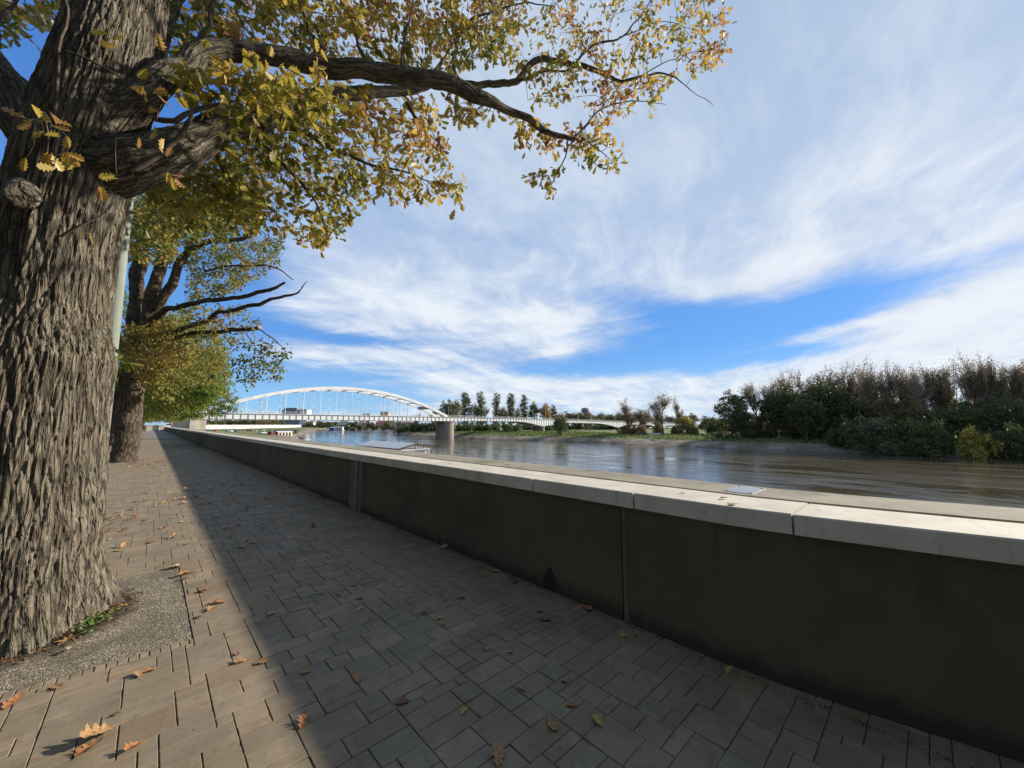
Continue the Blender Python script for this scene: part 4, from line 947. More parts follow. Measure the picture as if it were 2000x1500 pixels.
def tree_at(px, ytop, wpx, d, kind, leaf, label, group, bark=None, dX=None):
    if dX is not None: k_ = (px-1000)/755; d = (162+dX)/(math.sin(YAW)+math.cos(YAW)*k_)
    X_, Y_, _ = azpt(px, d, 0); zb = thz(X_, Y_)-.1; th = abs(math.atan((px-1000)/755)); wid = wpx/755*d*math.cos(th)*{'bare': 1.55, 'sparse': 1.35, 'round': 1.25, 'poplar': 1.25, 'willow': 1.0, 'bush': 1.3}[kind]
    nm, cat = NAMES[kind]
    bark = bark or (bark_pale if kind in ('bare',) else bark_dark)
    return plant(kind, int(rs.integers(0, 3)), X_, Y_, zb, zof(ytop, d), wid, LM[leaf], bark, nm, label, cat, group)
# behind the bridge
G1 = 'trees behind the low bridge spans'
for px, yt, wp, d, kd, lf, lb in [
 (866, 782, 20, 360, 'round', 'green', 'round green tree directly behind the arch foot, leftmost of the clump'),
 (880, 780, 24, 350, 'round', 'darkgreen', 'dark green round tree right behind the river pier, tallest of the clump'),
 (893, 781, 22, 365, 'round', 'olive', 'olive leafy tree between the dark round tree and the first poplar'),
 (848, 800, 18, 380, 'round', 'olive', 'low olive tree left of the clump, seen below the arch end'),
 (812, 803, 14, 420, 'sparse', 'brown', 'small brown thin-leaved tree below the arch, left of the arch foot'),
 (908, 767, 17, 380, 'poplar', 'greygreen', 'columnar poplar, first from the left behind the bridge'),
 (939, 765, 15, 385, 'poplar', 'greygreen', 'columnar poplar, second from the left behind the bridge'),
 (969, 768, 14, 395, 'poplar', 'grey', 'columnar grey poplar, third from the left behind the bridge'),
 (998, 769, 15, 400, 'poplar', 'greygreen', 'columnar poplar, fourth from the left behind the bridge'),
 (1023, 771, 14, 410, 'poplar', 'greygreen', 'columnar poplar, fifth and rightmost of the row behind the bridge'),
 (925, 788, 24, 400, 'round', 'olive', 'olive round tree between the first and second poplar'),
 (953, 791, 20, 410, 'sparse', 'greygreen', 'thin grey-green tree between the second and third poplar'),
 (983, 795, 20, 420, 'round', 'olive', 'low olive tree between the third and fourth poplar'),
 (1010, 797, 18, 425, 'round', 'brown', 'low brown tree between the fourth and fifth poplar'),
 (1042, 784, 22, 420, 'round', 'olive', 'olive-tan tree just right of the last poplar'),
 (1064, 787, 22, 420, 'round', 'orange', 'orange autumn tree over the bridge deck'),
 (1080, 791, 20, 430, 'round', 'brown', 'brown autumn tree right of the orange one')]:
    tree_at(px, yt, wp, d, kd, lf, lb, G1)
for i, px in enumerate(range(1094, 1330, 13)):
    dd = 206/(math.cos(YAW)-math.sin(YAW)*((px-1000)/755))
    tree_at(px, 803+rs.uniform(-1, 5)+(px-1094)*.035, 26, dd+rs.uniform(45, 90), 'round', ['brown', 'olive', 'brown', 'darkgreen'][i % 4], 'low brownish tree, '+['first', 'second', 'third', 'fourth', 'fifth', 'sixth', 'seventh', 'eighth', 'ninth', 'tenth', 'eleventh', 'twelfth', 'thirteenth', 'fourteenth', 'fifteenth', 'sixteenth', 'seventeenth', 'eighteenth', 'nineteenth'][i]+' from the left behind the right half of the bridge', 'low tree line behind the right end of the bridge')
# dark growth at the water's edge behind and below the bridge
G2 = 'dark bushes on the point behind the river pier'
for i, (px, yt, d) in enumerate([(783, 829, 385), (795, 825, 378), (808, 823, 368), (821, 822, 360), (835, 822, 350), (849, 822, 342), (862, 822, 335), (880, 822, 332), (898, 822, 330), (915, 822, 325), (932, 823, 322), (950, 823, 325), (968, 823, 330), (988, 823, 340), (1008, 824, 350), (1030, 825, 360)]):
    tree_at(px, yt-1, 21, d, 'bush', ['darkgreen', 'green', 'darkgreen', 'darkgreen'][i % 4], 'dark green bush in the dense fringe '+('left' if px < 872 else 'right')+' of the river pier', G2+(' left' if px < 872 else ' right'))
for i, px in enumerate(range(1050, 1220, 20)):
    tree_at(px, 826+rs.uniform(-1, 2), 26, 360+(px-1050)*.55, 'bush', 'darkgreen', 'low dark bush in the shade behind the low bridge spans', 'low bushes behind the low bridge spans')
# in front of the bridge, on the grassy bank
G3 = 'scattered trees on the grassy far bank'
for px, yt, wp, d, kd, lf, lb in [
 (1095, 811, 33, 222, 'willow', 'green', 'neat round green willow alone on the grass before the bridge'),
 (1227, 777, 40, 215, 'sparse', 'brown', 'thin brown-leaved tree with pointed top before the bridge, left of its twin'),
 (1246, 795, 34, 222, 'sparse', 'brown', 'shorter rusty-brown thin tree right of the pointed one'),
 (1260, 788, 20, 228, 'bare', 'grey', 'slim bare pale tree between rusty tree and tall grey tree'),
 (1297, 765, 44, 215, 'sparse', 'grey', 'tall thin grey-brown tree right of the boat on the bank'),
 (1328, 772, 22, 218, 'sparse', 'grey', 'narrow thin tree right beside the tall grey-brown one'),
 (1284, 812, 18, 210, 'bush', 'brown', 'rusty shrub at the foot of the tall grey-brown tree'),
 (1335, 812, 36, 212, 'round', 'yellow', 'yellow-green low tree at the end of the bridge'),
 (1352, 806, 26, 236, 'round', 'grey', 'greyish rounded tree peeking over the yellow-green one'),
 (1351, 826, 34, 206, 'bush', 'green', 'dark green bush below the yellow-green low tree'),
 (1381, 812, 32, 210, 'round', 'darkgreen', 'small dark tree between yellow-green and big dark tree')]:
    tree_at(px, yt, wp, d, kd, lf, lb, G3)
for i, px in enumerate([1222, 1236, 1252, 1318]): tree_at(px, 824+i % 2*2, 24, 216, 'bush', ['brown', 'olive', 'brown', 'olive'][i], 'brownish scrub at the foot of the '+['pointed thin tree', 'two brown thin trees', 'slim bare tree', 'narrow thin tree'][i], G3)
# the wood on the right
G4 = 'tall bare trees at the back of the riverside wood'
for i, (px, yt, wp) in enumerate([(1482, 738, 46), (1548, 722, 52), (1592, 722, 46), (1632, 714, 50), (1668, 710, 50), (1702, 714, 44), (1738, 712, 48), (1768, 708, 50), (1806, 706, 52), (1838, 712, 42), (1868, 702, 56), (1902, 698, 50), (1930, 688, 56), (1962, 690, 50), (1992, 684, 60), (2030, 682, 60), (2075, 690, 70), (1520, 736, 40), (1655, 722, 44), (1720, 720, 50), (1785, 716, 50), (1850, 715, 50), (1915, 705, 56), (1978, 700, 60)]):
    rk = sorted([1548, 1592, 1632, 1668, 1702, 1738, 1768, 1806, 1838, 1868, 1902, 1930, 1962, 1992, 2030, 2075, 1520, 1655, 1720, 1785, 1850, 1915, 1978]).index(px) if i else 0
    ORD = ['first', 'second', 'third', 'fourth', 'fifth', 'sixth', 'seventh', 'eighth', 'ninth', 'tenth', 'eleventh', 'twelfth']
    lb = 'pale bare tree rising alone between the two dark trees at the left of the wood' if i == 0 else (ORD[rk]+' from the left of the tall bare trees behind the dark wood' if rk < 12 else ORD[22-rk]+' from the right of the tall bare trees behind the dark wood'); _ = ('tall bare brownish-grey tree in the left half of the row behind the dark wood' if px < 1750 else 'tall bare grey tree in the right half of the row behind the dark wood')
    tree_at(px, yt-18, wp*1.15, 0, 'bare', 'brown' if i % 4 == 2 else 'grey', lb, G4 if i else G3, bark=bark_pale if i % 3 else bark_dark, dX=34+rs.uniform(0, 10) if i else 26)
G5 = 'dark leafy trees of the riverside wood'
for i, (px, yt, wp, dx_, lf, lb) in enumerate([
 (1428, 762, 62, 20, 'darkgreen', 'big dark tree standing at the left end of the riverside wood'),
 (1448, 790, 50, 14, 'darkgreen', 'lower dark tree in front of the big one at the left end of the wood'),
 (1512, 762, 56, 24, 'darkgreen', 'dark leafy tree right of the pale bare tree'),
 (1548, 752, 66, 24, 'darkgreen', 'broad dark tree left of the highest dark crown'),
 (1604, 741, 84, 22, 'darkgreen', 'highest dark green crown, in the left half of the wood'),
 (1650, 752, 72, 24, 'darkgreen', 'dark tree just right of the highest dark crown'),
 (1575, 772, 70, 14, 'darkgreen', 'dark tree before the highest crown, lower left of it'),
 (1690, 768, 58, 26, 'olive', 'olive-brown leafy tree in the middle of the wood'),
 (1735, 768, 56, 26, 'olive', 'second olive-brown leafy tree, right of the middle of the wood'),
 (1780, 772, 60, 24, 'olive', 'olive leafy tree above the yellowish willow'),
 (1830, 795, 60, 24, 'green', 'green tree behind the orange-yellow bush, left of it'),
 (1885, 792, 60, 24, 'green', 'green tree rising behind the orange-yellow bush'),
 (1940, 785, 66, 22, 'darkgreen', 'dark tree right of the orange-yellow bush'),
 (1992, 782, 72, 22, 'darkgreen', 'dark tree at the right edge of the photo'),
 (2060, 785, 80, 20, 'darkgreen', 'dark tree just past the right edge of the wood')]):
    tree_at(px, yt, wp, 0, 'round', lf, lb, G5, dX=dx_)
G6 = 'thicket along the water below the wood'
for i, (px, yt, wp, dx_, lf, lb) in enumerate([
 (1660, 800, 66, 7, 'green', 'mid green thicket bush where the wood meets the mud bank'),
 (1700, 796, 66, 6, 'greygreen', 'grey-green thicket bush second from the left at the water'),
 (1690, 832, 60, 2, 'darkgreen', 'low dark bush overhanging the water at the left of the thicket'),
 (1745, 808, 64, 5, 'darkgreen', 'dark bush between grey-green and yellowish thicket bushes'),
 (1742, 840, 60, 1, 'greygreen', 'low grey-green bush touching the water left of the middle'),
 (1795, 802, 68, 4, 'green', 'large yellowish-green rounded bush in the middle of the thicket'),
 (1790, 842, 64, 1, 'darkgreen', 'low dark bush at the water below the yellowish-green one'),
 (1838, 826, 56, 3, 'darkgreen', 'dark bush just left of the orange-yellow bush'),
 (1893, 815, 62, 0, 'yellow', 'bright orange-yellow bush leaning over the water'),
 (1945, 818, 62, 3, 'darkgreen', 'dark bush right of the orange-yellow bush at the water'),
 (1985, 806, 70, 2, 'darkgreen', 'dark green bush at the right edge of the thicket'),
 (1915, 836, 50, 4, 'darkgreen', 'low dark bush behind the right side of the orange-yellow bush'),
 (2040, 810, 80, 2, 'darkgreen', 'dark green bush past the right edge of the thicket'),
 (1630, 822, 50, 9, 'darkgreen', 'dark undergrowth bush at the left start of the thicket'),
 (1590, 830, 46, 22, 'darkgreen', 'dark undergrowth between the trunks left of the thicket'),
 (1545, 832, 46, 26, 'darkgreen', 'dark undergrowth below the broad dark tree'),
 (1500, 832, 40, 28, 'darkgreen', 'dark undergrowth below the pale bare tree'),
 (1462, 834, 40, 26, 'darkgreen', 'dark undergrowth below the big dark tree'),
 (1418, 836, 34, 26, 'green', 'low green bush at the left foot of the big dark tree')]):
    tree_at(px, yt, wp*1.1, 0, 'bush', lf, lb, G6, dX=dx_)
for i, px in enumerate(range(1405, 2100, 26)):
    tree_at(px+rs.uniform(-6, 6), 800+rs.uniform(-6, 8)-(px-1400)*.012, 46, 0, 'bush', ['darkgreen', 'darkgreen', 'olive'][i % 3], 'dark undergrowth deep in the riverside wood, behind the tree trunks', 'undergrowth deep in the wood', dX=48+rs.uniform(0, 14))
for i, px in enumerate(range(1500, 2100, 30)):
    tree_at(px+rs.uniform(-8, 8), 776+rs.uniform(-9, 9)-(px-1500)*.02, 46, 0, 'round', ['olive', 'green', 'brown', 'greygreen'][i % 4], 'leafy tree deep in the riverside wood, between dark front trees and bare ones', 'middle trees deep in the wood', dX=34+rs.uniform(0, 8))
# town bank and left bank trees
for i, px in enumerate([478, 497, 515, 625, 657, 684, 694, 716, 727, 757, 783, 803, 815, 640, 604, 446, 462, 430]):
    d = 820 if px > 590 else 560
    lf = ['green', 'olive', 'brown', 'darkgreen', 'olive'][i % 5]
    if px < 600: tree_at(px, 818+(i % 3), 19, d-60, 'round', lf, 'small %s tree behind the white embankment wall under the bridge' % {'green': 'green', 'olive': 'olive', 'brown': 'brown', 'darkgreen': 'dark green'}[lf], 'trees behind the white embankment wall')
    else: tree_at(px, 822+(i % 3), 13+(i % 4)*2, d, 'round', lf, 'small %s tree among the houses on the town bank' % {'green': 'green', 'olive': 'olive', 'brown': 'brown', 'darkgreen': 'dark green'}[lf], 'trees on the town bank')
for i, px in enumerate(range(388, 552, 9)):
    lf = ['olive', 'brown', 'darkgreen', 'olive', 'green'][i % 5]
    tree_at(px+rs.uniform(-2, 2), 817.5+rs.uniform(-.5, 2.5), 14, 460+(px-388)*.7, 'round', lf, 'small %s tree behind the white embankment wall under the bridge' % {'green': 'green', 'olive': 'olive', 'brown': 'brown', 'darkgreen': 'dark green'}[lf], 'trees behind the white embankment wall')
for i, px in enumerate([596, 612, 628, 644, 662, 676, 700, 716, 733, 750, 766, 790, 806]):
    tree_at(px, 827.5+rs.uniform(-1.5, 1), 14, 812, 'bush', ['green', 'olive', 'green'][i % 3], 'low green shrub along the waterline of the town bank', 'shrubs along the town bank waterline')
# grass tufts and reeds on the banks (nobody could count them)
n = 26000; X_ = rs.uniform(150, 215, n); Y_ = rs.uniform(-60, 330, n); d_ = river_sd(np.stack([X_, Y_], 1)); kp = d_ > 5; X_, Y_ = X_[kp], Y_[kp]
Z_ = terrain_h(X_, Y_); kp = Z_ > WL+2.2; C = np.stack([X_[kp], Y_[kp], Z_[kp]+.15], 1); n = len(C)
h_ = rs.uniform(.15, .5, n)*np.where(vnoise(C*.12, 8) > .55, 2.0, 1.0); a_ = rs.uniform(0, 6.28, n); wv2 = np.stack([np.cos(a_), np.sin(a_), a_*0], 1)*rs.uniform(.15, .5, n)[:, None]
V = np.stack([C-wv2, C+wv2, C+wv2*.4+np.stack([a_*0, a_*0, h_], 1), C-wv2*.5+np.stack([a_*0, a_*0, h_*.8], 1)], 1).reshape(-1, 3)
tm_ = leafmat('bank_grass_blades', [(0, (.05, .085, .015)), (.6, (.10, .14, .03)), (1, (.20, .17, .07))], .3)
tag(link('bank_grass', mesh_np('bank_grass', V, np.arange(4*n), np.full(n, 4), {'rnd': ('FACE', np.clip(vnoise(C*.08, 2)*.7+rs.uniform(0, .4, n), 0, 1))}), tm_), 'tufts of grass on the far bank', 'grass', kind='stuff')
# boat hauled out on the bank, dark van beside it
X_, Y_, _ = azpt(1283, 206, 0); motorboat(1283, 206, 10, R(-40), (bw, bw), 'white boat hauled out on the grass of the far bank', z=thz(X_, Y_)+.1, grp='things parked on the far bank')
for i, (px, lb) in enumerate([(1246, 'dark car parked on the far bank, left of the hauled-out boat'), (1256, 'dark car parked between another dark car and the hauled-out boat')]):
    o = copy_tree(carproto['dark']); X_, Y_, _ = azpt(px, 208, 0); o.location = (X_, Y_, thz(X_, Y_)+.03); o.rotation_euler = (0, 0, R(-46)); o.scale = (1, 1, 1.25); tag(o, lb, 'car', 'cars parked on the far bank')
# white banner-like fence posts and small pole in the grass
pl = empty('wooden_pole', (*azpt(1168, 205, 0)[:2], thz(*azpt(1168, 205, 0)[:2])), 0, 'tall pale wooden pole standing in the grass before the bridge', 'pole')
MB().tube([(0, 0, -.3), (0, 0, 6.2)], [.09, .07], 6).build('shaft', lampm, pl); MB().tube([(-.5, 0, 5.8), (.5, 0, 5.8)], [.04, .04], 5).build('crossbar', lampm, pl)
# ================================================================== THE OAKS OVER THE PROMENADE
orng = np.random.default_rng(5)
def poly_in(pts, P_):
    ins = np.zeros(len(pts), bool); n = len(P_)
    for i in range(n):
        a = P_[i]; b_ = P_[(i+1) % n]; c_ = ((a[1] > pts[:, 1]) != (b_[1] > pts[:, 1])); den = (b_[1]-a[1]) or 1e-9
        ins ^= c_ & (pts[:, 0] < (b_[0]-a[0])*(pts[:, 1]-a[1])/den+a[0])
    return ins
def scatter(poly, n, d0, d1, rng):
    """points inside a slice of the crown, d0..d1 metres ahead"""
    P_ = np.array(poly, float); lo_, hi_ = P_.min(0), P_.max(0); out = []
    while len(out) < n:
        q = rng.uniform(lo_, hi_, (n, 2)); q = q[poly_in(q, poly)]
        out += [at(x, y, rng.uniform(d0, d1)) for x, y in q]
    return np.array(out[:n])
def resample(P_, Rr, step):
    P_ = np.asarray(P_, float); Rr = np.asarray(Rr, float)
    # Catmull-Rom through the nodes
    Q = np.vstack([2*P_[0]-P_[1], P_, 2*P_[-1]-P_[-2]]); out = []; ro = []
    for i in range(1, len(Q)-2):
        L = np.linalg.norm(Q[i+1]-Q[i]); n = max(1, int(round(L/step)))
        for t in np.arange(n)/n:
            out.append(.5*((2*Q[i])+(-Q[i-1]+Q[i+1])*t+(2*Q[i-1]-5*Q[i]+4*Q[i+1]-Q[i+2])*t*t+(-Q[i-1]+3*Q[i]-3*Q[i+1]+Q[i+2])*t**3)); ro.append(Rr[i-1]+(Rr[i]-Rr[i-1])*t)
    out.append(P_[-1]); ro.append(Rr[-1]); return np.array(out), np.array(ro)
def limb(nodes, step=.12):
    """nodes (px, py, metres ahead, radius)"""
    P_, R_ = resample([at(a, b_, c_) for a, b_, c_, r in nodes], [r for *_, r in nodes], step)
    k = P_*(2.6 if step < .2 else 1.1); w_ = np.stack([fbm(k+3, 3, 1), fbm(k+7, 3, 2), fbm(k+11, 3, 3)], 1)-.45
    env = np.minimum(1, np.arange(len(P_))/6.)[:, None]; P_ = P_+w_*env*(.16 if step < .2 else .42)
    return P_, R_*(1+(fbm(k*2.2, 2, 5)-.37)*.35)
HL = np.array([(0, 0), (.05, .07), (.10, .19), (.235, .27), (.11, .35), (.295, .48), (.15, .56), (.33, .71), (.17, .77), (.21, .90), (.09, .93), (0, 1.0)])
def leaves_mesh(name, C, D, size, rng, rnd, simple=False, droop=.35):
    """lobed oak leaves: C base points, D directions"""
    n = len(C); D = D/np.linalg.norm(D, axis=1, keepdims=True); s = rng.normal(size=(n, 3)); s -= (s*D).sum(1, keepdims=True)*D; s /= np.linalg.norm(s, axis=1, keepdims=True); N_ = np.cross(D, s)
    h = HL if not simple else np.array([(0, 0), (.10, .2), (.26, .42), (.18, .55), (.32, .72), (.12, .93), (0, 1.0)])
    m_ = len(h); fold = rng.uniform(.05, .7, n); bend = rng.uniform(-.35, .35, n); ln = size*rng.uniform(.7, 1.2, n)
    V = []
    for sg in (1, -1):
        x = h[:, 0][None]*sg; y = h[:, 1][None]+0*fold[:, None]; zz = np.abs(x)*fold[:, None]+bend[:, None]*(y**2)
        V.append(C[:, None]+(D[:, None]*y[..., None]+s[:, None]*x[..., None]+N_[:, None]*zz[..., None])*ln[:, None, None])
    V = np.concatenate(V, 1).reshape(-1, 3); f = np.arange(len(V)); sz = np.full(2*n, m_)
    return mesh_np(name, V, f, sz, {'rnd': ('FACE', np.repeat(rnd, 2))})
class Tree:
    def __init__(s, rng): s.rng = rng; s.limbs = []; s.tw = []; s.NP = []; s.NR = []; s.tips = []
    def add_limb(s, P_, R_, thin=False):
        (s.tw if thin else s.limbs).append((P_, R_)); s.NP.append(P_); s.NR.append(R_)
    def colonise(s, T, step=.16, wig=.05, r1=.004, grav=.1, kr=.010):
        NP = np.concatenate(s.NP); NR = np.concatenate(s.NR); d0 = np.array([np.min(np.linalg.norm(NP-t, axis=1)) for t in T]); T = T[np.argsort(d0)]
        for t in T:
            dd = np.linalg.norm(NP-t, axis=1)+np.maximum(0, NR-.08)*2.0; i = int(np.argmin(dd)); a = NP[i]; L = np.linalg.norm(t-a)
            if L < .04: continue
            n = max(2, int(L/step)); ts = np.linspace(0, 1, n+1)[:, None]; side = s.rng.normal(size=3)*L*.16
            P_ = a+(t-a)*ts+side*np.sin(ts*math.pi)+s.rng.normal(size=(n+1, 3))*wig*np.minimum(1, L)*np.sin(ts*math.pi)-np.array((0, 0, 1.))*grav*L*np.sin(ts*math.pi)*.5
            r0 = max(r1, min(NR[i]*.75, r1+kr*L)); R_ = np.linspace(r0, r1*.7, n+1)
            s.tw.append((P_, R_)); NP = np.vstack([NP, P_[1:]]); NR = np.concatenate([NR, R_[1:]]); s.tips.append((P_[-1], P_[-1]-P_[-2]))
    def foliage(s, name, per, spr, size, tone, simple=False, tips=None, down=.5):
        tips = tips if tips is not None else s.tips; C = []; D = []; rn = []
        for p, d in tips:
            n = max(1, int(s.rng.poisson(per))); d = d/(np.linalg.norm(d)+1e-9); tt = tone(p, s.rng)
            q = p+d*s.rng.uniform(-spr, spr*.6, (n, 1))+s.rng.normal(size=(n, 3))*spr*.35
            C.append(q); D.append(d*.5+s.rng.normal(size=(n, 3))*.75-np.array((0, 0, down))); rn.append(np.clip(tt+s.rng.uniform(-.25, .25, n), 0, 1))
        return leaves_mesh(name, np.concatenate(C), np.concatenate(D), size, s.rng, np.concatenate(rn), simple)
    def twigs(s, name, minlen=0):
        mb = MB()
        for P_, R_ in s.tw: mb.tube(P_, R_, 4 if R_[0] < .012 else 7, caps=False)
        return mesh_np(name, np.concatenate(mb.V), mb.f, mb.sz, smooth=True)
def wood_mesh(name, limbs, voxel, bark=True, amp=.02, fl=(9., 2.2), flare=None, sides=28):
    """merge limbs into one skin and carve the bark into it"""
    mb = MB()
    for P_, R_ in limbs: mb.tube(P_, R_, sides)
    me = mesh_np(name, np.concatenate(mb.V), mb.f, mb.sz); o = bpy.data.objects.new(name, me); COL.objects.link(o)
    rm = o.modifiers.new('r', 'REMESH'); rm.mode = 'VOXEL'; rm.voxel_size = voxel
    sm = o.modifiers.new('s', 'SMOOTH'); sm.iterations = 6; sm.factor = .5
    dg = bpy.context.evaluated_depsgraph_get(); dg.update(); m2 = bpy.data.meshes.new_from_object(o.evaluated_get(dg)); bpy.data.objects.remove(o); m2.name = name
    n = len(m2.vertices); V = np.zeros(n*3, np.float32); m2.vertices.foreach_get('co', V); V = V.reshape(-1, 3).astype(float)
    Nn = np.zeros(n*3, np.float32); m2.vertices.foreach_get('normal', Nn); Nn = Nn.reshape(-1, 3).astype(float)
    # local frame of the closest limb
    NP = []; NT = []; S_ = []; RR = []; s0 = 0
    for P_, R_ in limbs:
        T = np.gradient(P_, axis=0); T /= np.linalg.norm(T, axis=1, keepdims=True); L = np.concatenate([[0], np.cumsum(np.linalg.norm(np.diff(P_, axis=0), axis=1))])
        NP.append(P_); NT.append(T); S_.append(L+s0); RR.append(R_); s0 += 7.3
    NP = np.concatenate(NP); NT = np.concatenate(NT); S_ = np.concatenate(S_); RR = np.concatenate(RR)
    idx = np.zeros(n, int)
    for a in range(0, n, 20000): q = V[a:a+20000]; idx[a:a+20000] = np.argmin(np.linalg.norm(q[:, None]-NP[None], axis=2)-RR[None]*.9, axis=1)
    rel = V-NP[idx]; T = NT[idx]; al = (rel*T).sum(1); s = S_[idx]+al; perp = rel-al[:, None]*T
    # rotate the perpendicular offset so the axis counts as z
    ax = np.cross(T, np.array((0, 0, 1.))); sn_ = np.linalg.norm(ax, axis=1); cs_ = T[:, 2]; k = ax/(sn_[:, None]+1e-9)
    pr = perp*cs_[:, None]+np.cross(k, perp)*sn_[:, None]+k*((k*perp).sum(1)*(1-cs_))[:, None]
    Q = np.stack([pr[:, 0]*fl[0], pr[:, 1]*fl[0], s*fl[1]], 1)
    wq = Q+np.stack([fbm(Q*.7, 3, 1), fbm(Q*.7, 3, 2), fbm(Q*.9, 3, 3)], 1)*1.1-.5
    d1, d2, cell = worley(wq, 4); ridge = np.clip((d2-d1)*3.0, 0, 1)**.55
    d1b, d2b, cb = worley(wq*np.array((2.1, 2.1, 2.6))+9, 7); r2 = np.clip((d2b-d1b)*2.2, 0, 1)
    f1 = fbm(Q*4, 4, 8); sc = np.clip(RR[idx]/.35, .18, 1)
    h = (ridge*.66+r2*.34*(.3+.7*ridge)+f1*.42+cell*.16)
    big = fbm(np.stack([V[:, 0]*2.2, V[:, 1]*2.2, V[:, 2]*1.1], 1), 3, 11)-.45
    V = V+Nn*((h-.55)*amp*sc+big*.05*sc)[:, None]
    if flare is not None:
        cx, cy = flare; z_ = V[:, 2]; ff = np.clip((.75-z_)/.75, 0, 1)**2; a = np.arctan2(V[:, 1]-cy, V[:, 0]-cx)
        g_ = ff*(.10+.09*np.sin(a*5+1.3)+.05*np.sin(a*9)); V[:, 0] += np.cos(a)*g_*.55; V[:, 1] += np.sin(a)*g_*.55
    m2.vertices.foreach_set('co', V.astype(np.float32).ravel()); 
    at_ = m2.attributes.new('ridge', 'FLOAT', 'POINT'); at_.data.foreach_set('value', np.clip(h, 0, 1.4).astype(np.float32))
    at_ = m2.attributes.new('plate', 'FLOAT', 'POINT'); at_.data.foreach_set('value', cb.astype(np.float32))
    at_ = m2.attributes.new('grain', 'FLOAT_VECTOR', 'POINT'); at_.data.foreach_set('vector', Q.astype(np.float32).ravel())
    m2.polygons.foreach_set('use_smooth', np.ones(len(m2.polygons), bool)); m2.update(); return m2
def barkmat(name, dark, lo_, hi_, moss, bscale=55, green=.4):
    m, nt, b = new_mat(name); a = nt.nodes.new('ShaderNodeAttribute'); a.attribute_name = 'ridge'; a2 = nt.nodes.new('ShaderNodeAttribute'); a2.attribute_name = 'plate'
    g = nt.nodes.new('ShaderNodeNewGeometry'); P0 = g.outputs['Position']
    rg = E_(nt, a.outputs['Fac']); n1 = tex_noise(nt, P0, bscale, 5, .65); n2 = tex_noise(nt, P0, 3.0, 5, .6); n3 = tex_noise(nt, P0, 140, 3, .6)
    a3 = nt.nodes.new('ShaderNodeAttribute'); a3.attribute_name = 'grain'
    wn = nt.nodes.new('ShaderNodeTexNoise'); wn.inputs['Scale'].default_value = .9; wn.inputs['Detail'].default_value = 3; nt.links.new(a3.outputs['Vector'], wn.inputs['Vector'])
    ad = nt.nodes.new('ShaderNodeVectorMath'); ad.operation = 'MULTIPLY_ADD'; nt.links.new(wn.outputs['Color'], ad.inputs[0]); ad.inputs[1].default_value = (1.6, 1.6, 1.2); nt.links.new(a3.outputs['Vector'], ad.inputs[2])
    def vor(sc_):
        v_ = nt.nodes.new('ShaderNodeTexVoronoi'); v_.feature = 'DISTANCE_TO_EDGE'; v_.inputs['Scale'].default_value = sc_; nt.links.new(ad.outputs[0], v_.inputs['Vector']); return E_(nt, v_.outputs['Distance'])
    e1 = vor(1.0).sstep(0, .16); e2 = vor(2.3).sstep(0, .14)
    gn = tex_noise(nt, a3.outputs['Vector'], 3.5, 6, .7)
    c = mixc(nt, (n1*.5+gn*.5).sstep(.36, .62), lo_, hi_); c = mixc(nt, E_(nt, a2.outputs['Fac'])*.35, c, tuple(x*1.3 for x in hi_))
    c = mixc(nt, n2.sstep(.46, .62)*green, c, moss); c = mixc(nt, n3.sstep(.60, .70)*.55, c, tuple(min(.6, x*2.4) for x in hi_))
    c = mixc(nt, tex_noise(nt, P0, 22, 4, .6).sstep(.62, .70)*.5, c, tuple(min(.6, x*1.9) for x in hi_))
    c = mixc(nt, tex_noise(nt, P0, 5.5, 6, .7).sstep(.56, .66)*.45, c, (.20, .205, .15)); c = mixc(nt, tex_noise(nt, P0, 1.6, 4, .6).sstep(.5, .7)*.35, c, (.06, .045, .03))
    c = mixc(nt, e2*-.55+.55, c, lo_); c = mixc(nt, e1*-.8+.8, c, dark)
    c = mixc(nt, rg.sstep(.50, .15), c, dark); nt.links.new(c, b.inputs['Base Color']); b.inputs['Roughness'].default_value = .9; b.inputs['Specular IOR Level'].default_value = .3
    bp = nt.nodes.new('ShaderNodeBump'); bp.inputs['Strength'].default_value = 1.0; bp.inputs['Distance'].default_value = .016
    hb = e1*1.0+e2*.45+gn*.6+n1*.25+n3*.12; nt.links.new(hb.s, bp.inputs['Height']); nt.links.new(bp.outputs[0], b.inputs['Normal']); return m
BK = barkmat('oak_bark', (.026, .021, .015), (.090, .075, .055), (.18, .155, .118), (.095, .10, .055))
BK2 = barkmat('oak_bark_brown', (.018, .013, .010), (.065, .048, .034), (.115, .088, .062), (.065, .06, .035), 30, .25)
TWG = pmat('twig_bark', (.085, .065, .048), (.05, .038, .028), 20, .9, .3, 90)
LF = leafmat('oak_leaves_turning', [(0, (.12, .14, .022)), (.2, (.23, .22, .036)), (.45, (.36, .29, .05)), (.68, (.47, .33, .065)), (.86, (.40, .22, .08)), (1, (.24, .11, .05))], .50, .42)
LF2 = leafmat('oak_leaves_olive', [(0, (.10, .13, .025)), (.35, (.20, .20, .04)), (.65, (.31, .26, .06)), (.9, (.38, .25, .07)), (1, (.28, .13, .05))], .50, .42)
LFG = leafmat('oak_leaves_greener', [(0, (.09, .16, .024)), (.35, (.18, .23, .035)), (.6, (.28, .27, .05)), (.85, (.34, .26, .06)), (1, (.28, .14, .05))], .50, .45)
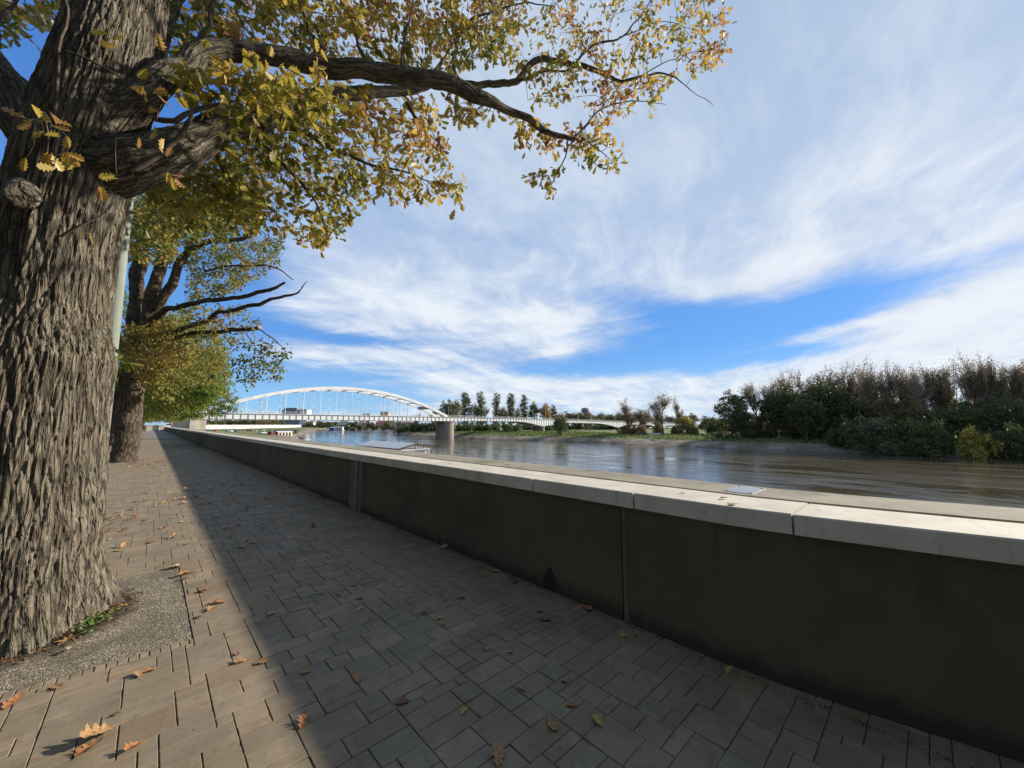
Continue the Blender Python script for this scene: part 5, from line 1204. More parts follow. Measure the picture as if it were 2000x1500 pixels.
# ---- big near oak
big = Tree(orng)
C0 = np.array((-.75, 5.06, 0))
tr = resample([C0+(0, 0, -.35), C0+(0, 0, .0), C0+(.0, .0, .45), C0+(.01, 0, 1.0), at(60, 790, 3.19), at(74, 705, 3.19), at(90, 600, 3.19), at(120, 430, 3.18), at(160, 290, 3.17), at(200, 160, 3.18), at(240, 0, 3.25), at(275, -240, 3.35), at(330, -560, 3.5), at(400, -1100, 3.8)],
              [.56, .555, .505, .470, .452, .448, .378, .358, .358, .345, .31, .28, .22, .10], .09)
big.add_limb(*tr)
L1 = [(130, 350, 3.2, .22), (75, 275, 3.3, .18), (20, 180, 3.4, .155), (-60, 70, 3.6, .14), (-200, -100, 3.9, .12), (-380, -320, 4.2, .08)]
LA = [(205, 250, 3.15, .20), (275, 180, 3.2, .135), (345, 130, 3.35, .108), (430, 98, 3.6, .098), (520, 112, 3.8, .098), (600, 124, 4.0, .102), (700, 138, 4.2, .104), (800, 148, 4.4, .105), (880, 165, 4.6, .10), (932, 192, 4.8, .088), (975, 207, 4.95, .058), (1022, 225, 5.1, .048), (1052, 248, 5.25, .046), (1090, 266, 5.35, .035), (1120, 272, 5.45, .026)]
LB = [(175, 330, 3.2, .25), (270, 318, 3.22, .205), (345, 285, 3.4, .17), (420, 255, 3.65, .145), (500, 235, 4.0, .115), (570, 205, 4.4, .10), (640, 188, 4.8, .092), (730, 182, 5.2, .082), (800, 174, 5.6, .075), (865, 160, 5.9, .062), (930, 166, 6.2, .054), (1000, 162, 6.4, .055), (1030, 128, 6.5, .056), (1075, 115, 6.6, .056), (1130, 127, 6.7, .046), (1180, 143, 6.8, .038), (1215, 158, 6.9, .030), (1262, 149, 7.0, .02), (1295, 142, 7.0, .016), (1340, 165, 7.0, .011), (1398, 212, 7.0, .006)]
LC = [(240, 330, 3.25, .17), (265, 230, 3.5, .13), (310, 60, 3.9, .11), (390, -90, 4.4, .09), (520, -220, 5.0, .07)]
for L in (L1, LA, LB, LC): big.add_limb(*limb(L, .1))
thin = [[(1120, 272, 5.45, .022), (1150, 240, 5.6, .017), (1180, 205, 5.8, .012), (1250, 198, 6, .007), (1300, 205, 6.1, .004)],
 [(1108, 275, 5.42, .012), (1104, 308, 5.45, .010), (1086, 348, 5.5, .008), (1062, 392, 5.5, .004)],
 [(1135, 270, 5.5, .012), (1165, 290, 5.6, .008), (1195, 325, 5.7, .004)],
 [(1118, 132, 6.7, .028), (1150, 96, 6.7, .022), (1210, 70, 6.8, .018), (1245, 35, 6.9, .014), (1290, -20, 7.0, .008)],
 [(1000, 162, 6.4, .03), (1060, 141, 6.3, .022), (1115, 136, 6.3, .012)],
 [(1250, 152, 7.0, .012), (1300, 120, 7.0, .008), (1370, 100, 7.1, .006), (1418, 92, 7.1, .003)],
 [(1210, 72, 6.8, .012), (1290, 45, 7, .009), (1370, 60, 7.1, .005)],
 [(788, 186, 4.5, .026), (808, 226, 4.6, .02), (842, 268, 4.7, .011)],
 [(782, 135, 4.4, .018), (788, 70, 4.5, .014), (806, -10, 4.6, .01)],
 [(885, 150, 5.5, .035), (896, 70, 5.7, .028), (925, 38, 5.8, .022), (1000, 12, 6.0, .014), (1080, 10, 6.2, .008)],
 [(850, 135, 4.7, .014), (900, 70, 4.9, .011), (975, 12, 5.1, .008)],
 [(545, 245, 4.2, .03), (600, 262, 4.3, .026), (650, 290, 4.4, .022), (700, 308, 4.5, .018), (770, 328, 4.7, .013), (835, 355, 4.8, .008)],
 [(300, 232, 2.9, .02), (345, 236, 2.9, .022), (392, 215, 3.0, .02), (445, 204, 3.1, .012)],
 [(265, 330, 2.9, .02), (320, 300, 2.95, .02), (362, 262, 3.0, .02), (385, 230, 3.05, .015)],
 [(500, 270, 4.0, .03), (560, 330, 4.3, .022), (620, 400, 4.6, .014), (640, 450, 4.7, .007)],
 [(420, 290, 3.7, .03), (450, 350, 4.0, .02), (520, 420, 4.3, .012)],
 [(640, 120, 4.1, .025), (610, 60, 4.4, .02), (560, -20, 4.8, .013)],
 [(720, 135, 4.3, .022), (690, 60, 4.5, .018), (660, -30, 4.9, .012)],
 [(360, 120, 3.4, .03), (400, 50, 3.8, .022), (430, -40, 4.3, .015)],
 [(200, 420, 2.75, .008), (160, 440, 2.7, .010), (118, 462, 2.68, .012)],
 [(105, 225, 2.65, .012), (118, 130, 2.6, .010), (128, 60, 2.6, .009), (140, 0, 2.7, .008)],
 [(128, 100, 2.6, .009), (180, 120, 2.6, .008), (240, 148, 2.65, .006)],
 [(-40, 130, 3.6, .03), (10, 30, 3.9, .02), (40, -60, 4.2, .013)],
 [(90, 300, 2.62, .009), (92, 260, 2.5, .008), (80, 215, 2.4, .007), (100, 238, 2.35, .005)]]
for L in thin: big.add_limb(*limb(L, .1), thin=True)
T = [scatter([(335, -40), (720, -40), (710, 115), (560, 105), (430, 70), (345, 150), (300, 120)], 300, 3.7, 6.8, orng),
     scatter([(700, -40), (1010, -40), (1000, 100), (850, 150), (700, 120)], 340, 4.6, 7.2, orng),
     scatter([(520, 150), (850, 195), (870, 255), (885, 330), (915, 385), (905, 405), (830, 385), (740, 395), (690, 420), (665, 460), (600, 490), (560, 470), (510, 420), (440, 350), (350, 310), (400, 300), (500, 265)], 470, 3.9, 6.8, orng),
     scatter([(330, 130), (560, 130), (560, 225), (350, 215)], 60, 3.0, 3.6, orng),
     scatter([(430, 90), (700, 150), (650, 330), (420, 330)], 70, 3.2, 4.4, orng),
     scatter([(930, -30), (1425, -30), (1420, 100), (1330, 130), (1290, 195), (1190, 200), (1000, 130)], 240, 5.6, 7.4, orng),
     scatter([(1340, 60), (1425, 80), (1395, 150), (1350, 140)], 16, 6.8, 7.3, orng),
     scatter([(1000, 140), (1300, 160), (1270, 235), (1150, 215), (1020, 200)], 44, 5.6, 7.0, orng),
     scatter([(990, 222), (1060, 240), (1120, 255), (1200, 215), (1205, 325), (1180, 335), (1120, 300), (1020, 285)], 62, 5.2, 6.0, orng),
     scatter([(1020, 345), (1095, 330), (1085, 375), (1050, 372)], 10, 5.4, 5.6, orng),
     scatter([(860, 190), (1000, 225), (940, 240), (890, 235)], 18, 4.6, 5.4, orng),
     scatter([(0, -40), (125, -40), (105, 70), (60, 40), (20, 95), (-60, 90)], 42, 3.9, 5.2, orng),
     scatter([(255, 400), (520, 380), (500, 470), (440, 440), (300, 470)], 110, 4.6, 8.0, orng),
     scatter([(300, 330), (450, 330), (520, 430), (300, 410)], 140, 3.8, 6.0, orng)]
# unseen crown above and behind the frame, leaves added to shade the trunk
T.append(scatter([(350, -70), (1350, -70), (1200, -420), (400, -500)], 430, 3.6, 6.8, orng))
U_ = orng.normal(size=(1600, 3)); U_ /= np.linalg.norm(U_, axis=1, keepdims=True); U_ = U_*orng.uniform(.35, 1, (1600, 1))*np.array((5.2, 5.6, 3.6))+np.array((-.6, 5.2, 9.2))
def px_of(P_):
    X_, Y_, Z_ = P_[:, 0], P_[:, 1], P_[:, 2]-HC; fw = X_*math.sin(YAW)+Y_*math.cos(YAW); r = X_*math.cos(YAW)-Y_*math.sin(YAW); f = fw*math.cos(PITCH)+Z_*math.sin(PITCH); uu = -fw*math.sin(PITCH)+Z_*math.cos(PITCH)
    return 1000+F*r/f, 750-F*uu/f, f
a_, b_, f_ = px_of(U_); out_ = (f_ < .1) | (a_ < -60) | (a_ > 2080) | (b_ < -70); U_ = U_[out_][:520]; T.append(U_)
big.colonise(np.concatenate(T), .14, .06, .0044, .08, .008)
def tone1(p, rng): return float(np.clip((fbm(np.array([p])*.9, 3, 2)[0]-.44)*2.2+.50+.10*(p[0]-1.5)/3, .02, .98))
oak = empty('oak_tree', tuple(C0), 0, 'huge old oak at the left edge with furrowed trunk and yellowing leaves overhead', 'tree', 'oaks along the promenade')
def child(name, me, mat, root):
    o = bpy.data.objects.new(name, me); COL.objects.link(o); me.materials.clear(); me.materials.append(mat); o.parent = root; o.matrix_parent_inverse = root.matrix_basis.inverted(); return o
VOX = .0080
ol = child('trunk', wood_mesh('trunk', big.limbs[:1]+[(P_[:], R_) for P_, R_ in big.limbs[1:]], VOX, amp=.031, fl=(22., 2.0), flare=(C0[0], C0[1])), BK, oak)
# sprigs hanging in front of the trunk
sp_ = Tree(np.random.default_rng(3)); sp_.NP = [np.array([at(90, 240, 2.35)])]; sp_.NR = [np.array([.006])]
sp_.colonise(np.array([at(*q) for q in [(50, 228, 2.3), (75, 235, 2.3), (100, 240, 2.25), (120, 255, 2.25), (135, 275, 2.25), (98, 300, 2.25), (108, 325, 2.25), (130, 300, 2.3), (55, 305, 2.4), (88, 262, 2.3)]]), .08, .02, .0022, .05)
s2 = Tree(np.random.default_rng(4)); s2.NP = [np.array([at(285, 190, 2.7)])]; s2.NR = [np.array([.005])]
s2.colonise(np.array([at(*q) for q in [(292, 135, 2.7), (278, 170, 2.7), (300, 180, 2.7), (340, 180, 2.7), (296, 245, 2.7), (218, 75, 2.7), (222, 92, 2.7), (312, 215, 2.8), (305, 62, 2.8)]]), .08, .02, .002, .05)
s3 = Tree(np.random.default_rng(6)); s3.NP = [np.array([at(225, 300, 2.6)])]; s3.NR = [np.array([.005])]
s3.colonise(np.array([at(*q) for q in [(212, 335, 2.6), (232, 340, 2.6), (192, 365, 2.6), (262, 268, 2.6), (178, 455, 2.62), (325, 305, 2.75), (330, 340, 2.9)]]), .08, .02, .002, .05)
s4 = Tree(np.random.default_rng(9)); s4.NP = [np.array([at(232, 700, 3.6)])]; s4.NR = [np.array([.005])]
s4.colonise(np.array([at(*q) for q in [(240, 695, 3.6), (248, 705, 3.6)]]), .08, .02, .002, .05)
for q in (sp_, s2, s3, s4): big.tw += q.tw
child('branches', big.twigs('branches'), TWG, oak)
main_ = big.foliage('crown', 7.2, .13, .110, tone1); extra = [q.foliage('crown', per, .03, .105, lambda p, r: t_) for q, per, t_ in ((sp_, 2.6, .6), (s2, 1.6, .6), (s3, 1.5, .62), (s4, 3, .05))]
bm = bmesh.new(); bm.from_mesh(main_)
for e in extra: bm.from_mesh(e)
bm.to_mesh(main_); bm.free()
child('crown', main_, LF, oak)
# sawn stub
a = at(48, 374, 2.92); b_ = at(40, 384, 2.66); stb = wood_mesh('sawn_stub', [resample([a, b_], [.115, .085], .04)], .01, amp=.012)
child('sawn_stub', stb, BK, oak)
# ---- second oak
t2 = Tree(np.random.default_rng(12)); D2 = 17.2
for L in ([(241, 925, D2, .52), (241, 905, D2, .47), (247, 850, D2, .42), (256, 780, D2, .40), (263, 730, D2, .39), (264, 680, D2, .36), (267, 620, D2, .30), (270, 545, D2, .27), (278, 480, D2, .24), (296, 420, D2, .20), (315, 350, D2, .17), (325, 250, D2, .12)],
          [(264, 690, D2, .30), (284, 640, 17.0, .29), (299, 570, 17.0, .25), (315, 500, 17.1, .21), (338, 430, 17.2, .17), (365, 360, 17.3, .13), (395, 270, 17.5, .08)],
          [(300, 610, 17.0, .2), (335, 555, 16.9, .18), (360, 505, 16.9, .15), (392, 478, 16.8, .12), (440, 468, 16.7, .11), (480, 463, 16.6, .09), (505, 451, 16.5, .06)],
          [(355, 515, 16.9, .13), (385, 460, 17.0, .11), (430, 430, 17.1, .10), (475, 395, 17.2, .09), (500, 360, 17.3, .06)],
          [(282, 645, 17.0, .16), (315, 610, 16.7, .13), (345, 600, 16.5, .115), (400, 589, 16.1, .10), (465, 579, 15.6, .09), (528, 566, 15.1, .075), (556, 552, 15.0, .05)],
          [(290, 660, 17, .12), (350, 645, 16.6, .10), (400, 628, 16.1, .09), (450, 607, 15.6, .09), (512, 592, 15.1, .078), (568, 577, 14.8, .055), (600, 547, 14.6, .025)],
          [(290, 675, 17, .12), (350, 655, 16.9, .10), (430, 646, 16.5, .092), (507, 640, 16, .085)]): t2.add_limb(*limb(L, .25))
for L in ([(400, 530, 17, .05), (455, 520, 16.8, .045), (510, 518, 16.5, .04), (545, 530, 16.3, .03), (572, 546, 16.2, .018)], [(505, 641, 16, .03), (540, 668, 15.8, .018), (562, 700, 15.7, .008)], [(480, 650, 16.2, .02), (500, 680, 16, .014), (515, 705, 16, .008)]): t2.add_limb(*limb(L, .25), thin=True)
g = np.random.default_rng(31)
T2 = [scatter([(243, 640), (335, 620), (370, 700), (340, 790), (290, 760), (270, 735), (243, 700)], 260, 15.2, 17.4, g),
      scatter([(370, 480), (500, 470), (560, 450), (545, 510), (470, 560), (370, 600)], 260, 16, 21, g),
      scatter([(250, 380), (480, 390), (440, 470), (370, 470), (330, 520), (240, 500)], 460, 13, 18, g),
      scatter([(250, 230), (560, 260), (540, 430), (420, 420), (260, 380)], 220, 14, 20, g),
      scatter([(455, 660), (520, 670), (575, 690), (570, 715), (520, 750), (500, 752), (460, 735)], 48, 15.4, 16.2, g),
      scatter([(340, 600), (480, 600), (510, 640), (450, 665), (350, 660)], 80, 15.5, 17.5, g),
      scatter([(320, 690), (420, 670), (445, 690), (430, 740), (350, 760)], 170, 17, 22, g)]
t2.colonise(np.concatenate(T2), .3, .10, .010, .05, .009)
oak2 = empty('oak_tree', tuple(at(241, 906, D2)*np.array((1, 1, 0))), 0, 'second oak from the left with forked dark trunk and sawn bare branches over the paving', 'tree', 'oaks along the promenade')
child('trunk', wood_mesh('trunk', t2.limbs, .035, amp=.035, fl=(9, 2.2)), BK2, oak2); child('branches', t2.twigs('branches'), TWG, oak2)
child('crown', t2.foliage('crown', 13, .28, .15, lambda p, r: float(np.clip((fbm(np.array([p])*.5, 3, 2)[0]-.44)*2+.42, 0, 1)), True), LF2, oak2)
sw_ = pmat('sawn_wood', (.34, .20, .12), (.26, .15, .09), 20, .9)
pq = at(507, 640, 16); dq = pq-at(430, 646, 16.5); dq /= np.linalg.norm(dq)
child('sawn_end', (lambda mb: mesh_np('sawn_end', np.concatenate(mb.V), mb.f, mb.sz))(MB().tube([pq-dq*.02, pq+dq*.02], .088, 14)), sw_, oak2)
# ---- the oaks beyond
t3 = Tree(np.random.default_rng(14)); g = np.random.default_rng(32)
b3 = np.array((-2.0, 43.0, 0))
t3.add_limb(*resample([b3+(0, 0, -.3), b3+(0, 0, 1.5), b3+(.1, 0, 3.2), b3+(.3, 0, 6), b3+(.2, .4, 9), b3+(0, 0, 13)], [.5, .40, .38, .30, .22, .1], .3))
for k in range(9):
    a = k*2.4; z_ = 3.0+k*.7; t3.add_limb(*resample([b3+(0, 0, z_), b3+(math.cos(a)*1.6, math.sin(a)*1.6, z_+1.2), b3+(math.cos(a)*3.6, math.sin(a)*3.6, z_+1.8), b3+(math.cos(a)*5, math.sin(a)*5, z_+1.6)], [.2, .15, .10, .05], .3))
T3 = [scatter([(285, 720), (400, 690), (430, 750), (415, 785), (380, 798), (340, 806), (285, 808)], 620, 26, 34, g), scatter([(300, 600), (420, 640), (450, 700), (300, 720)], 260, 27, 36, g), scatter([(400, 680), (450, 715), (445, 755), (420, 775)], 50, 27, 30, g)]
U_ = g.normal(size=(420, 3)); U_ /= np.linalg.norm(U_, axis=1, keepdims=True); T3.append(U_*g.uniform(.6, 1, (420, 1))*np.array((5.0, 5.4, 4.2))+b3+(0, 0, 8.3))
t3.colonise(np.concatenate(T3), .5, .15, .014, .05, .008)
oak3 = empty('oak_tree', tuple(b3), 0, 'third oak of the row, greener and full crowned, drooping over the end of the paving', 'tree', 'oaks along the promenade')
child('trunk', wood_mesh('trunk', t3.limbs, .06, amp=.03, fl=(6, 2)), BK2, oak3); child('branches', t3.twigs('branches'), TWG, oak3)
child('crown', t3.foliage('crown', 20, .42, .20, lambda p, r: float(np.clip((fbm(np.array([p])*.35, 3, 2)[0]-.44)*2+.32, 0, 1)), True), LFG, oak3)
for i, (X_, Y_, s_) in enumerate([(-2.2, 62, .95), (-2.0, 82, 1.0), (-2.2, 103, .92), (-2.1, 125, .98), (-2.2, 148, .95), (-2.1, 172, 1.0)]):
    o = copy_tree(oak3); o.matrix_basis = Matrix.Translation((X_, Y_, 0)) @ Matrix.Rotation(i*1.3+.7, 4, 'Z') @ Matrix.Scale(s_, 4)
    o['label'] = 'green-brown oak farther down the promenade row, %s of the seven distant ones' % ['second', 'third', 'fourth', 'fifth', 'sixth', 'last'][i]
oak3['label'] = 'third oak of the row, greener and full crowned, drooping over the end of the paving'

# unseen trees behind and left of the camera, added to dim the wall
for i, (X_, Y_, s_) in enumerate([(-1.6, -15, 1.15), (-1.8, -34, 1.1)]):
    o = copy_tree(oak3); o.matrix_basis = Matrix.Translation((X_, Y_, 0)) @ Matrix.Rotation(i*2.1+2.2, 4, 'Z') @ Matrix.Scale(s_, 4)
    o['label'] = ['unseen oak added just behind the viewpoint to block skylight', 'unseen oak added farther behind the viewpoint to block skylight'][i]
for i, (X_, Y_) in enumerate([(-13, -22), (-14, -8), (-13.5, 4), (-14.5, 15), (-14, 28), (-15, 42), (-16, 56), (-9, -3), (-9.5, 11)]):
    plant('round', i % 3, X_, Y_, -.1, 13+i % 3*1.5, 12.5, LM['green'], bark_dark, 'leafy_tree', 'unseen broad green tree added left of the big oak to block skylight', 'tree', 'unseen trees added to block skylight')
# ---- concrete lamp post between the first two oaks
X_, Y_, _ = azpt(198, 6.3, 0); lp = empty('lamp_post', (X_, Y_, 0), 0, 'pale concrete lamp post half hidden behind the big near oak', 'lamp post')
pc_ = pmat('post_pale_concrete', (.20, .225, .19), (.15, .17, .145), 3, .8, .2, 60, stretch=(1, 1, .3), c3=(.11, .13, .10), s3=1.5)
MB().tube([(0, 0, 0), (0, 0, 3), (0, 0, 7.6)], [.115, .10, .075], 20).build('shaft', pc_, lp, smooth=True)
MB().tube([(0, 0, 7.55), (-.25, 0, 7.95), (-1.2, .1, 8.1)], [.045, .04, .035], 8).build('arm', lampm, lp)
MB().tube([(-1.0, .08, 8.08), (-1.15, .1, 8.1), (-1.65, .12, 8.12)], [.06, .13, .07], 10).build('lamp_head', lampm, lp)

# ================================================================== FALLEN LEAVES
frng = np.random.default_rng(77)
HM = np.array([(0, 0), (.03, .06), (.06, .14), (.17, .22), (.22, .29), (.12, .36), (.16, .42), (.29, .50), (.26, .56), (.14, .60), (.22, .66), (.33, .73), (.28, .79), (.16, .81), (.20, .88), (.15, .94), (.06, .97), (0, 1.0)])
def fallen_proto(seed):
    r = np.random.default_rng(seed); c1, c2, c3, c4 = r.uniform(.5, 1.5), r.uniform(-.5, .5), r.uniform(.02, .05), r.uniform(0, 6)
    lf = HM.copy(); rt = HM.copy(); lf[:, 0] *= r.uniform(.8, 1.15, len(lf)); rt[:, 0] *= r.uniform(.8, 1.15, len(rt)); V = []; n = len(HM)
    for side, h in ((0, HM*[0, 1]), (-1, lf), (-.5, lf), (.5, rt), (1, rt)):
        for x, y in h:
            X = x*side; z = c1*X*X*1.4+.10*math.sin(y*3.1+c4)*c2+c3*math.sin(y*14+X*16+c4)+abs(X)*.12; V.append((X*(1-.5*abs(z)), y-.5, z))
    fs = []
    for A, B_ in ((0, 3), (3, 4), (2, 0), (1, 2)):
        for i in range(n-1): fs.append((A*n+i, B_*n+i, B_*n+i+1, A*n+i+1))
    m0 = len(V); mb = MB(); V = np.array(V); V[:, 2] -= V[:, 2].min(); mb.add(V, fs); mb.tube([(0, -.5, .03), (.01, -.62, .05), (.04, -.74, .09)], [.014, .010, .012], 5)
    return mesh_np('fallen_leaf', np.concatenate(mb.V), mb.f, mb.sz, smooth=True)
FP = [fallen_proto(s) for s in range(8)]
def flm(name, a, b_, c_): return pmat(name, a, b_, 18, .7, .5, 60, c3=c_, s3=9, coords='Object', t3=(.5, .65))
FM = {'tan': flm('leaf_litter_tan', (.40, .25, .115), (.30, .17, .075), (.20, .10, .045)), 'orange': flm('leaf_litter_orange', (.42, .20, .07), (.32, .13, .05), (.18, .07, .03)),
      'brown': flm('leaf_litter_brown', (.24, .12, .07), (.16, .08, .045), (.09, .045, .03)), 'yellow': flm('leaf_litter_yellow', (.48, .34, .10), (.38, .25, .07), (.22, .12, .05)), 'pale': flm('leaf_litter_pale', (.42, .33, .21), (.32, .25, .15), (.2, .14, .08))}
for p in FP: p.materials.append(FM['tan'])
def fallen(pos, L, col, label, group, tilt=.12, rz=None, k=None):
    o = bpy.data.objects.new('fallen_leaf', FP[int(frng.integers(0, 8)) if k is None else k]); COL.objects.link(o)
    o.scale = (L*1.15, L, L*frng.uniform(.45, .95)); o.rotation_euler = (frng.normal()*tilt, frng.normal()*tilt, frng.uniform(0, 6.28) if rz is None else rz)
    o.location = (pos[0], pos[1], pos[2]+.003+abs(o.rotation_euler[0])*L*.3+abs(o.rotation_euler[1])*L*.2); o.material_slots[0].link = 'OBJECT'; o.material_slots[0].material = FM[col]
    return tag(o, label, 'leaf', group)
GL = 'fallen oak leaves on the paving'
big_leaves = [
 (190, 1440, .155, 'tan', 'large crumpled pinkish-tan leaf pair on sunlit paving, bottom left'), (176, 1462, .12, 'orange', 'orange-tan leaf tucked under the large crumpled leaf, bottom left'),
 (262, 1462, .095, 'orange', 'curled orange leaf right of the large crumpled leaf'), (227, 1397, .05, 'brown', 'tiny brown leaf above the curled orange leaf, bottom left'),
 (28, 1373, .105, 'orange', 'orange leaf at the left photo edge on sunlit paving'), (111, 1344, .095, 'tan', 'tan leaf between the left edge leaf and the gravel corner'),
 (271, 1320, .085, 'tan', 'tan leaf just below the gravel border, touching its neighbour'), (293, 1312, .075, 'orange', 'orange leaf just below the gravel border, right one of a pair'),
 (470, 1293, .085, 'tan', 'tan leaf left of the shadow edge, left one of a pair'), (512, 1295, .085, 'tan', 'tan leaf right one of a pair at the shadow edge'), (463, 1278, .05, 'brown', 'tiny brown leaf just above the pair at the shadow edge'),
 (592, 1413, .10, 'orange', 'rounded orange leaf lying on the shadow edge near the bottom'), (597, 1314, .075, 'tan', 'small tan leaf above the rounded orange leaf, in shade'),
 (528, 1201, .09, 'yellow', 'yellowish leaf in the shade right of the gravel pad'), (699, 1327, .10, 'tan', 'tan leaf in shade right of the small tan one'),
 (783, 1374, .085, 'brown', 'reddish-brown leaf in the middle of the shaded paving near the bottom'), (905, 1391, .07, 'yellow', 'small yellow leaf right of the reddish-brown one'),
 (973, 1482, .115, 'tan', 'big tan leaf at the bottom edge of the photo'), (1077, 1417, .10, 'tan', 'tan leaf up and right of the big bottom edge leaf'), (1168, 1413, .085, 'yellow', 'curled yellowish leaf, right one of two near the bottom'),
 (1117, 1379, .07, 'orange', 'small orange leaf above the two near the bottom'), (1103, 1333, .055, 'yellow', 'very small pale yellow leaf above the small orange one'), (1020, 1347, .065, 'orange', 'small orange-brown leaf left of the very small pale one'),
 (948, 1268, .07, 'tan', 'upright-curled tan leaf in the middle of the shaded paving'), (995, 1276, .055, 'yellow', 'small dull yellow leaf right of the upright-curled one'),
 (1067, 1212, .12, 'brown', 'large brown leaf in dark shade nearer the wall'), (1056, 1196, .07, 'brown', 'brown leaf behind the large brown one nearer the wall'), (1218, 1243, .08, 'yellow', 'dull yellow leaf close to the foot of the wall'),
 (1283, 1241, .05, 'pale', 'tiny pale leaf right at the foot of the wall'), (861, 1209, .07, 'yellow', 'greenish-yellow leaf above the upright-curled one'), (863, 1221, .055, 'orange', 'small orange leaf just below the greenish-yellow one'),
 (827, 1199, .075, 'brown', 'reddish leaf left of the greenish-yellow one'), (703, 1190, .085, 'yellow', 'yellow leaf of a group of four mid shade, lowest'), (701, 1170, .09, 'tan', 'tan leaf just above the lowest yellow leaf mid shade'),
 (662, 1162, .085, 'tan', 'tan leaf left in the group of four mid shade'), (690, 1144, .09, 'tan', 'tan leaf at the top of the group of four mid shade'), (627, 1159, .075, 'pale', 'pale flat leaf left of the group of four mid shade'),
 (870, 1172, .08, 'tan', 'tan leaf left one of a pair in the shade mid paving'), (900, 1168, .10, 'orange', 'orange-tan leaf right one of a pair in the shade mid paving'),
 (338, 1110, .12, 'orange', 'orange leaf at the far right corner of the gravel pad'), (366, 1122, .16, 'orange', 'large orange-brown curled leaf beside the gravel pad corner'), (357, 1132, .09, 'brown', 'brown leaf under the large curled one at the pad corner'),
 (395, 1157, .11, 'tan', 'tan leaf right of the gravel pad near its far corner'), (428, 1178, .12, 'orange', 'pinkish-orange leaf right of the gravel pad in the sun'), (411, 1191, .10, 'tan', 'tan leaf just below the pinkish-orange one beside the pad'),
 (497, 1060, .12, 'yellow', 'yellow leaf in shade, right one of two beyond the gravel pad'), (473, 1069, .12, 'yellow', 'yellow leaf in shade, left one of two beyond the gravel pad'),
 (386, 1207, .06, 'brown', 'small brown leaf on the right border of the gravel pad'), (232, 1076, .12, 'yellow', 'yellow leaf on sunlit paving against the oak trunk'), (295, 1061, .11, 'tan', 'tan leaf on sunlit paving beyond the gravel pad'),
 (345, 1108, .1, 'pale', 'pale leaf lying behind the large curled one at the pad corner')]
for px, py, L, c_, lb in big_leaves: fallen(gz(px, py, .0), L, c_, lb, GL)
GP = 'fallen leaves on the gravel pad'
for px, py, L, c_, lb in [(118, 1254, .09, 'yellow', 'bright yellow leaf on the gravel at the foot of the big oak'), (244, 1184, .10, 'yellow', 'yellow leaf on the gravel right of the oak trunk foot'), (10, 1280, .10, 'yellow', 'yellow leaf on the gravel at the left photo edge'),
                      (140, 1268, .08, 'pale', 'pale leaf on the gravel in front of the bright yellow one'), (240, 1160, .09, 'brown', 'dark brown leaf heap against the right foot of the oak'), (247, 1168, .10, 'brown', 'dark brown leaf beside the heap at the right foot of the oak')]:
    fallen(gz(px, py, .008), L, c_, lb, GP)
for px, py, L, c_, lb in [(1432, 986, .085, 'orange', 'orange-brown leaf on the pale coping, right one of two'), (1415, 975, .07, 'brown', 'brown leaf on the pale coping, left one of two'), (1333, 964, .05, 'pale', 'small grey-green leaf on the coping left of the two'),
                      (990, 909, .07, 'brown', 'reddish leaf at the back edge of the coping'), (880, 906, .06, 'pale', 'small greyish leaf on the coping left of the reddish one'), (1016, 920, .06, 'pale', 'small greyish leaf on the coping right of the reddish one')]:
    fallen(gz(px, py, WTOP), L, c_, lb, 'fallen leaves on the coping')
# many small leaves farther away, and in drifts
def far_leaf(x, y, lab, grp): fallen((x, y, 0), frng.uniform(.07, .12), ['tan', 'orange', 'brown', 'yellow', 'pale'][int(frng.integers(0, 5))], lab, grp, .2)
for i in range(120):
    y = 6.5+34*frng.random()**1.6; x = frng.uniform(-.6, 2.8); far_leaf(x, y, 'small dry oak leaf among many on the paving beyond the gravel pad', 'small dry leaves farther down the paving')
for i in range(55):
    y = frng.normal(11.5, 1.2); x = frng.normal(1.2, .55)
    if x < 2.8: far_leaf(x, y, 'dry leaf in the loose drift across the shaded paving before the second oak', 'loose leaf drift on the shaded paving')
for i in range(80):
    y = frng.normal(22.3, 1.2); x = frng.normal(-.1, .5); far_leaf(x, y, 'dry leaf in the thick litter round the foot of the second oak', 'leaf litter at the second oak')
for i in range(46):
    y = .8+17*frng.random(); x = 2.9-abs(frng.normal(0, .12)); far_leaf(x, y, 'dry leaf blown against the foot of the flood wall', 'leaves blown against the wall foot')
for i in range(34):
    y = frng.normal(9.5, .8); x = frng.normal(-.35, .3); far_leaf(x, y, 'dry leaf on the sunlit paving just behind the big oak trunk', 'leaves behind the big oak')
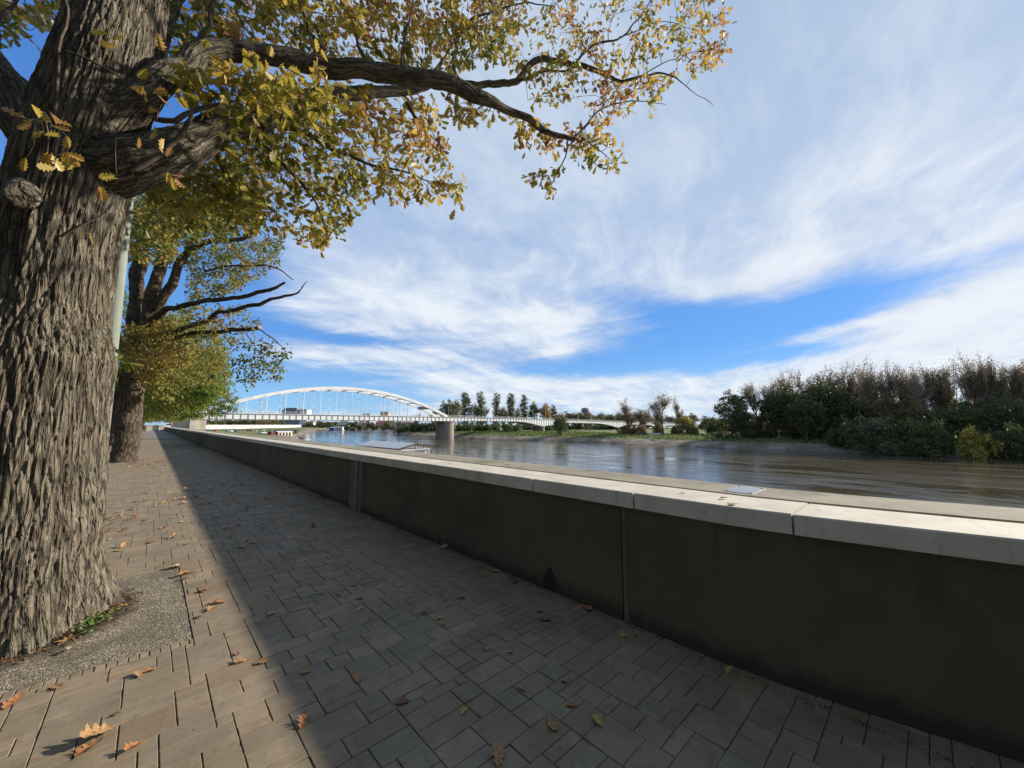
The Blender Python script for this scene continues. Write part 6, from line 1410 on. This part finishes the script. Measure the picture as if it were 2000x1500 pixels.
# weeds and dead leaves at the trunk foot
wd = leafmat('weed_leaves', [(0, (.05, .11, .02)), (1, (.13, .20, .04))], .3)
for px, py, n, lb in [(178, 1222, 34, 'small green weed growing at the foot of the big oak'), (165, 1240, 20, 'low green weed left of the taller weed at the oak foot'), (210, 1212, 14, 'tiny green weed right of the taller weed at the oak foot')]:
    c_ = gz(px, py, 0); r = empty('weed', tuple(c_), 0, lb, 'weed', 'weeds at the oak foot')
    Cw = np.column_stack([frng.normal(0, .035, n), frng.normal(0, .035, n), frng.uniform(.005, .075, n)]); Dw = np.column_stack([frng.normal(size=n), frng.normal(size=n), frng.uniform(.1, .8, n)])
    link('foliage', leaves_mesh('foliage', Cw, Dw, .035, frng, frng.random(n), True), wd, r)
    mb = MB()
    for q in Cw[:8]: mb.tube([(q[0]*.3, q[1]*.3, 0), tuple(q)], .0015, 4)
    mb.build('stem', wd, r)
n = 900; a_ = frng.uniform(-2.4, .6, n); rr_ = .60+np.abs(frng.normal(0, .07, n)); Cw = np.column_stack([C0[0]+np.cos(a_)*rr_, C0[1]+np.sin(a_)*rr_, frng.uniform(.006, .03, n)])
crm = leafmat('leaf_crumbs', [(0, (.05, .028, .015)), (.6, (.12, .06, .03)), (1, (.24, .14, .05))], .1)
Dw = np.column_stack([frng.normal(size=n), frng.normal(size=n), frng.normal(0, .2, n)])
tag(link('leaf_crumbs', leaves_mesh('leaf_crumbs', Cw, Dw, .028, frng, frng.random(n), True), crm), 'crumbled brown leaf bits round the oak foot', 'leaf litter', kind='stuff')
# small debris in the joint at the foot of the wall
n = 1500; y_ = -1+22*frng.random(n)**1.5; Cw = np.column_stack([2.93-np.abs(frng.normal(0, .035, n)), y_, frng.uniform(.003, .012, n)])
Dw = np.column_stack([frng.normal(size=n), frng.normal(size=n), frng.normal(0, .2, n)])
tag(link('wall_foot_debris', leaves_mesh('wall_foot_debris', Cw, Dw, .016, frng, frng.random(n), True), crm), 'crumbs of dead leaf along the foot of the wall', 'debris', kind='stuff')
